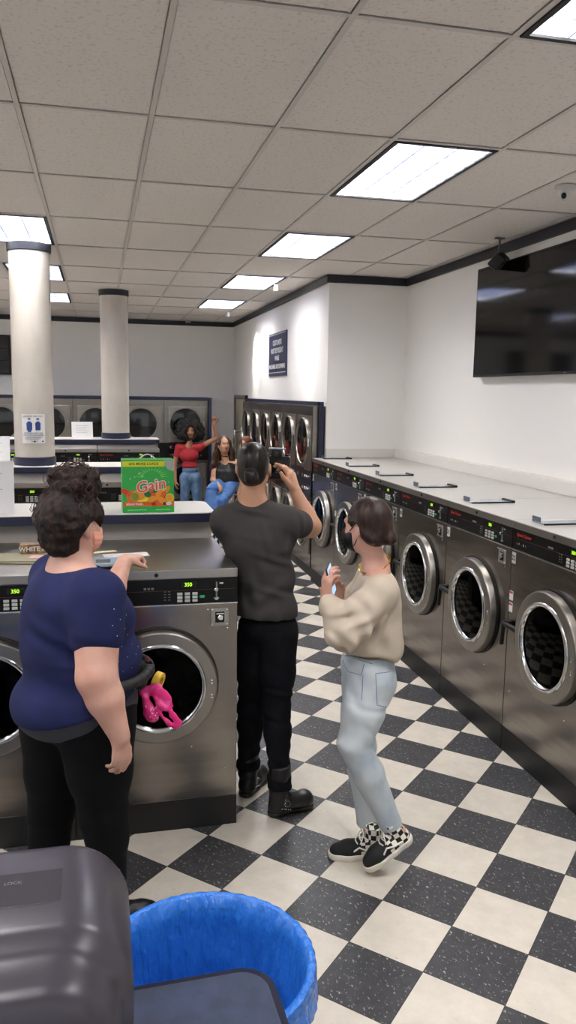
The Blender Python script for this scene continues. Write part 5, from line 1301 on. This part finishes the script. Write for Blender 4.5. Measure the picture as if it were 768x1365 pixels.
def seated_woman():
    Y0 = 10.9; base = Vector((W(300, 655, Y0).x, Y0, .72)); t = person('seated person with long brown hair, black camisole, choker and flared jeans, hand on knee', base)
    f = _n(A(-.45, -.9, 0)); lf = A(-f[1], f[0], 0); B = np.stack([f, lf, A(0, 0, 1)], 1); fh = _n(A(.18, -1, .08))
    sh = px(301, 619, Y0); L_s = sh+lf*.155; R_s = sh-lf*.155; hc = px(298.5, 593, Y0)
    hip = px(302, 656, Y0); hip[2] = max(hip[2], .86)
    rk = px(283, 652, 10.55); lk = px(296, 668, 10.45); ra = rk+A(-.05, -.12, -.42); la = lk+A(.06, -.05, -.40)
    rel, rwr = px(284, 640, Y0-.05), px(291, 646, 10.62); lel, lwr = px(322, 645, Y0), px(318, 660, Y0-.2)
    def torso(s, inf=0):
        s.cap(L_s, R_s, .042, .042, .04, inf); s.ell(px(301, 630, Y0), (.09, .138, .12), B, .04, inf); s.ell(px(300, 629, Y0-.06), (.055, .11, .05), B, .04, inf); s.ell((hip+sh)/2-A(0, 0, .05), (.08, .115, .11), B, .04, inf)
    def legs(s, inf=0):
        s.ell(hip, (.13, .16, .11), B, .04, inf); s.chain([(hip-lf*.08, .088), (rk, .062), (ra, .060)], .03, inf); s.chain([(hip+lf*.08, .088), (lk, .062), (la, .060)], .03, inf)
    s = SDF(A(base.x-.5, 10.2, .05), A(base.x+.45, 11.2, 1.75), .0075); torso(s, -.01); legs(s, -.012)
    s.chain([(R_s, .042), (rel, .036), (rwr, .024)], .02); s.chain([(L_s, .042), (lel, .036), (lwr, .024)], .02)
    P, HB = head(s, hc, fh, z=.97); s.chain([(hc-A(0, 0, .07), .043), (sh, .05)], .03); s.cap(sh+A(0, 0, .01), L_s, .035, .04, .03); s.cap(sh+A(0, 0, .01), R_s, .035, .04, .03)
    hand(s, rwr, A(.2, -.8, -.3), A(0, -.2, -1), .4, .9, -1); hand(s, lwr, A(0, -.5, -1), A(-1, 0, 0), .3, .9, 1)
    for a in (ra, la): foot(s, a+A(0, .02, -.09), a+A(-.03, -.17, -.12), .032)
    s.fin('body', M_SKIN2, t, base); face_bits(P, HB, t, base, .97, '3a2818', 'a0464a')
    s = SDF(A(base.x-.3, 10.6, .6), A(base.x+.3, 11.15, 1.5), .0075); torso(s, .008); s.ell(hip+A(0, 0, .06), (.13, .160, .13), B, .05, .024); s.plane(px(301, 618, Y0-.1), _n(A(0, -.25, 1))); s.plane(hip+A(0, 0, .02), (0, 0, -1)); s.ell(px(299, 613, Y0-.12), (.10, .06, .105), B, .01, op='-'); s.noise(.002, 25, 3)
    cm = s.fin('camisole', mat('black_satin', '0b0b0d', .5), t, base)
    m = MB()
    for sg in (-1, 1): m.tube([Vector(sh+lf*.085*sg+f*(.095)+A(0, 0, -.08))-base, Vector(sh+lf*.09*sg+f*.05+A(0, 0, .025))-base, Vector(sh+lf*.09*sg-f*.05+A(0, 0, .01))-base], .004, 6)
    m.fin('strap', M_BLKPL, cm)
    MB().tube([Vector(p)-base for p in ring((hc+sh)/2+A(0, 0, -.008), (0, -.3, 1), .052, 24)], .006, 8).fin('choker', M_BLKPL, t)
    s = SDF(A(base.x-.5, 10.2, .15), A(base.x+.4, 11.15, 1.1), .0085); legs(s, .010); s.chain([(rk, .066), (ra, .12)], .03); s.chain([(lk, .066), (la, .12)], .03); s.plane(hip+A(0, 0, .09), (0, 0, 1)); s.folds(rk, (0, .3, 1), .006, 50, .12, 2); s.noise(.004, 25, 3); s.plane((0, 0, .26), (0, 0, -1))
    s.fin('flared_jeans', mat('blue_denim', '3f66a0', .8, var=('5a82ba', 9, (1, 1, 1), .4, .65)), t, base)
    s = SDF(hc-A(.26, .24, .58), hc+A(.28, .24, .2), .0075); s.ell(hc+A(0, .03, .025), (.094, .10, .105), None, .01)
    s.chain([(hc+A(-.075, .02, .03), .035), (hc+A(-.10, .03, -.12), .042), (hc+A(-.13, .03, -.28), .045), (hc+A(-.15, .02, -.44), .025)], .03, 0, (0, 1, 0), .8)
    s.chain([(hc+A(.075, .02, .03), .035), (hc+A(.105, .01, -.12), .045), (hc+A(.12, 0, -.28), .050), (hc+A(.13, -.02, -.46), .028)], .03, 0, (0, 1, 0), .8)
    s.chain([(hc+A(0, .07, -.02), .07), (hc+A(0, .09, -.3), .07)], .03); s.noise(.004, 60, 4, (1, 1, .3)); s.ell(hc+fh*.11+A(0, 0, -.040), (.064, .09, .092), None, .012, op='-')
    s.fin('hair', hairmat('hair_chestnut', '2b1a12', '543422', 40, (1, 1, .3), .4, .5), t, base)
seated_woman()
def hidden_person():
    Y0 = 11.5; base = Vector((W(327, 600, Y0).x, Y0, 0)); t = person('person almost entirely hidden behind the photographer, a sliver of face showing', base)
    hc = px(327, 593, Y0); sh = hc-A(0, 0, .27); f = _n(A(-.6, -.8, 0)); lf = A(-f[1], f[0], 0); B = np.stack([f, lf, A(0, 0, 1)], 1); hip = sh-A(0, 0, .48)
    s = SDF(A(base.x-.32, Y0-.3, -.01), A(base.x+.32, Y0+.3, 1.8), .010)
    s.cap(sh+lf*.15, sh-lf*.15, .05, .05, .04); s.ell(sh-A(0, 0, .14), (.09, .14, .16), B, .04); s.ell(hip, (.10, .15, .13), B, .05); s.ell((sh+hip)/2, (.08, .12, .14), B, .05)
    for sg in (-1, 1):
        s.chain([(hip+lf*.08*sg, .08), (hip+lf*.09*sg-A(0, 0, .40), .055), (A(*(hip+lf*.09*sg)[:2], .09), .04)], .02); s.chain([(sh+lf*.16*sg, .045), (sh+lf*.20*sg-A(0, 0, .27), .036), (sh+lf*.19*sg+f*.06-A(0, 0, .5), .025)], .02)
        hand(s, sh+lf*.19*sg+f*.06-A(0, 0, .5), A(0, 0, -1), -lf*sg, .3, .9, 1); q = A(*(hip+lf*.09*sg)[:2], .035); foot(s, q-f*.04, q+f*.16)
    P, HB = head(s, hc, f, z=.97); s.chain([(hc-A(0, 0, .07), .043), (sh, .05)], .03)
    s.fin('body', M_SKIN2, t, base); face_bits(P, HB, t, base, .97)
    s = SDF(A(base.x-.32, Y0-.3, .05), A(base.x+.32, Y0+.3, 1.5), .011); s.ell(sh-A(0, 0, .14), (.10, .15, .17), B, .04); s.ell(hip, (.11, .16, .14), B, .05); s.ell((sh+hip)/2, (.09, .13, .14), B, .05)
    for sg in (-1, 1): s.chain([(hip+lf*.08*sg, .09), (hip+lf*.09*sg-A(0, 0, .40), .064), (A(*(hip+lf*.09*sg)[:2], .09), .05)], .02)
    s.plane(sh-A(0, 0, .05), (0, 0, 1)); s.fin('dark_clothes', mat('dark_clothes', '15171d', .8), t, base)
    s = SDF(hc-A(.2, .2, .35), hc+A(.2, .2, .2), .009); s.ell(hc-f*.02+A(0, 0, .03), (.10, .10, .105), None, .01); s.chain([(hc-f*.05, .08), (hc-f*.07-A(0, 0, .25), .06)], .03); s.ell(P(.11, 0, -.03), (.085, .075, .10), HB, .01, op='-'); s.fin('hair', hairmat('hair_auburn', '5a3020', '7a4630', 40, (1, 1, .3)), t, base)
hidden_person()
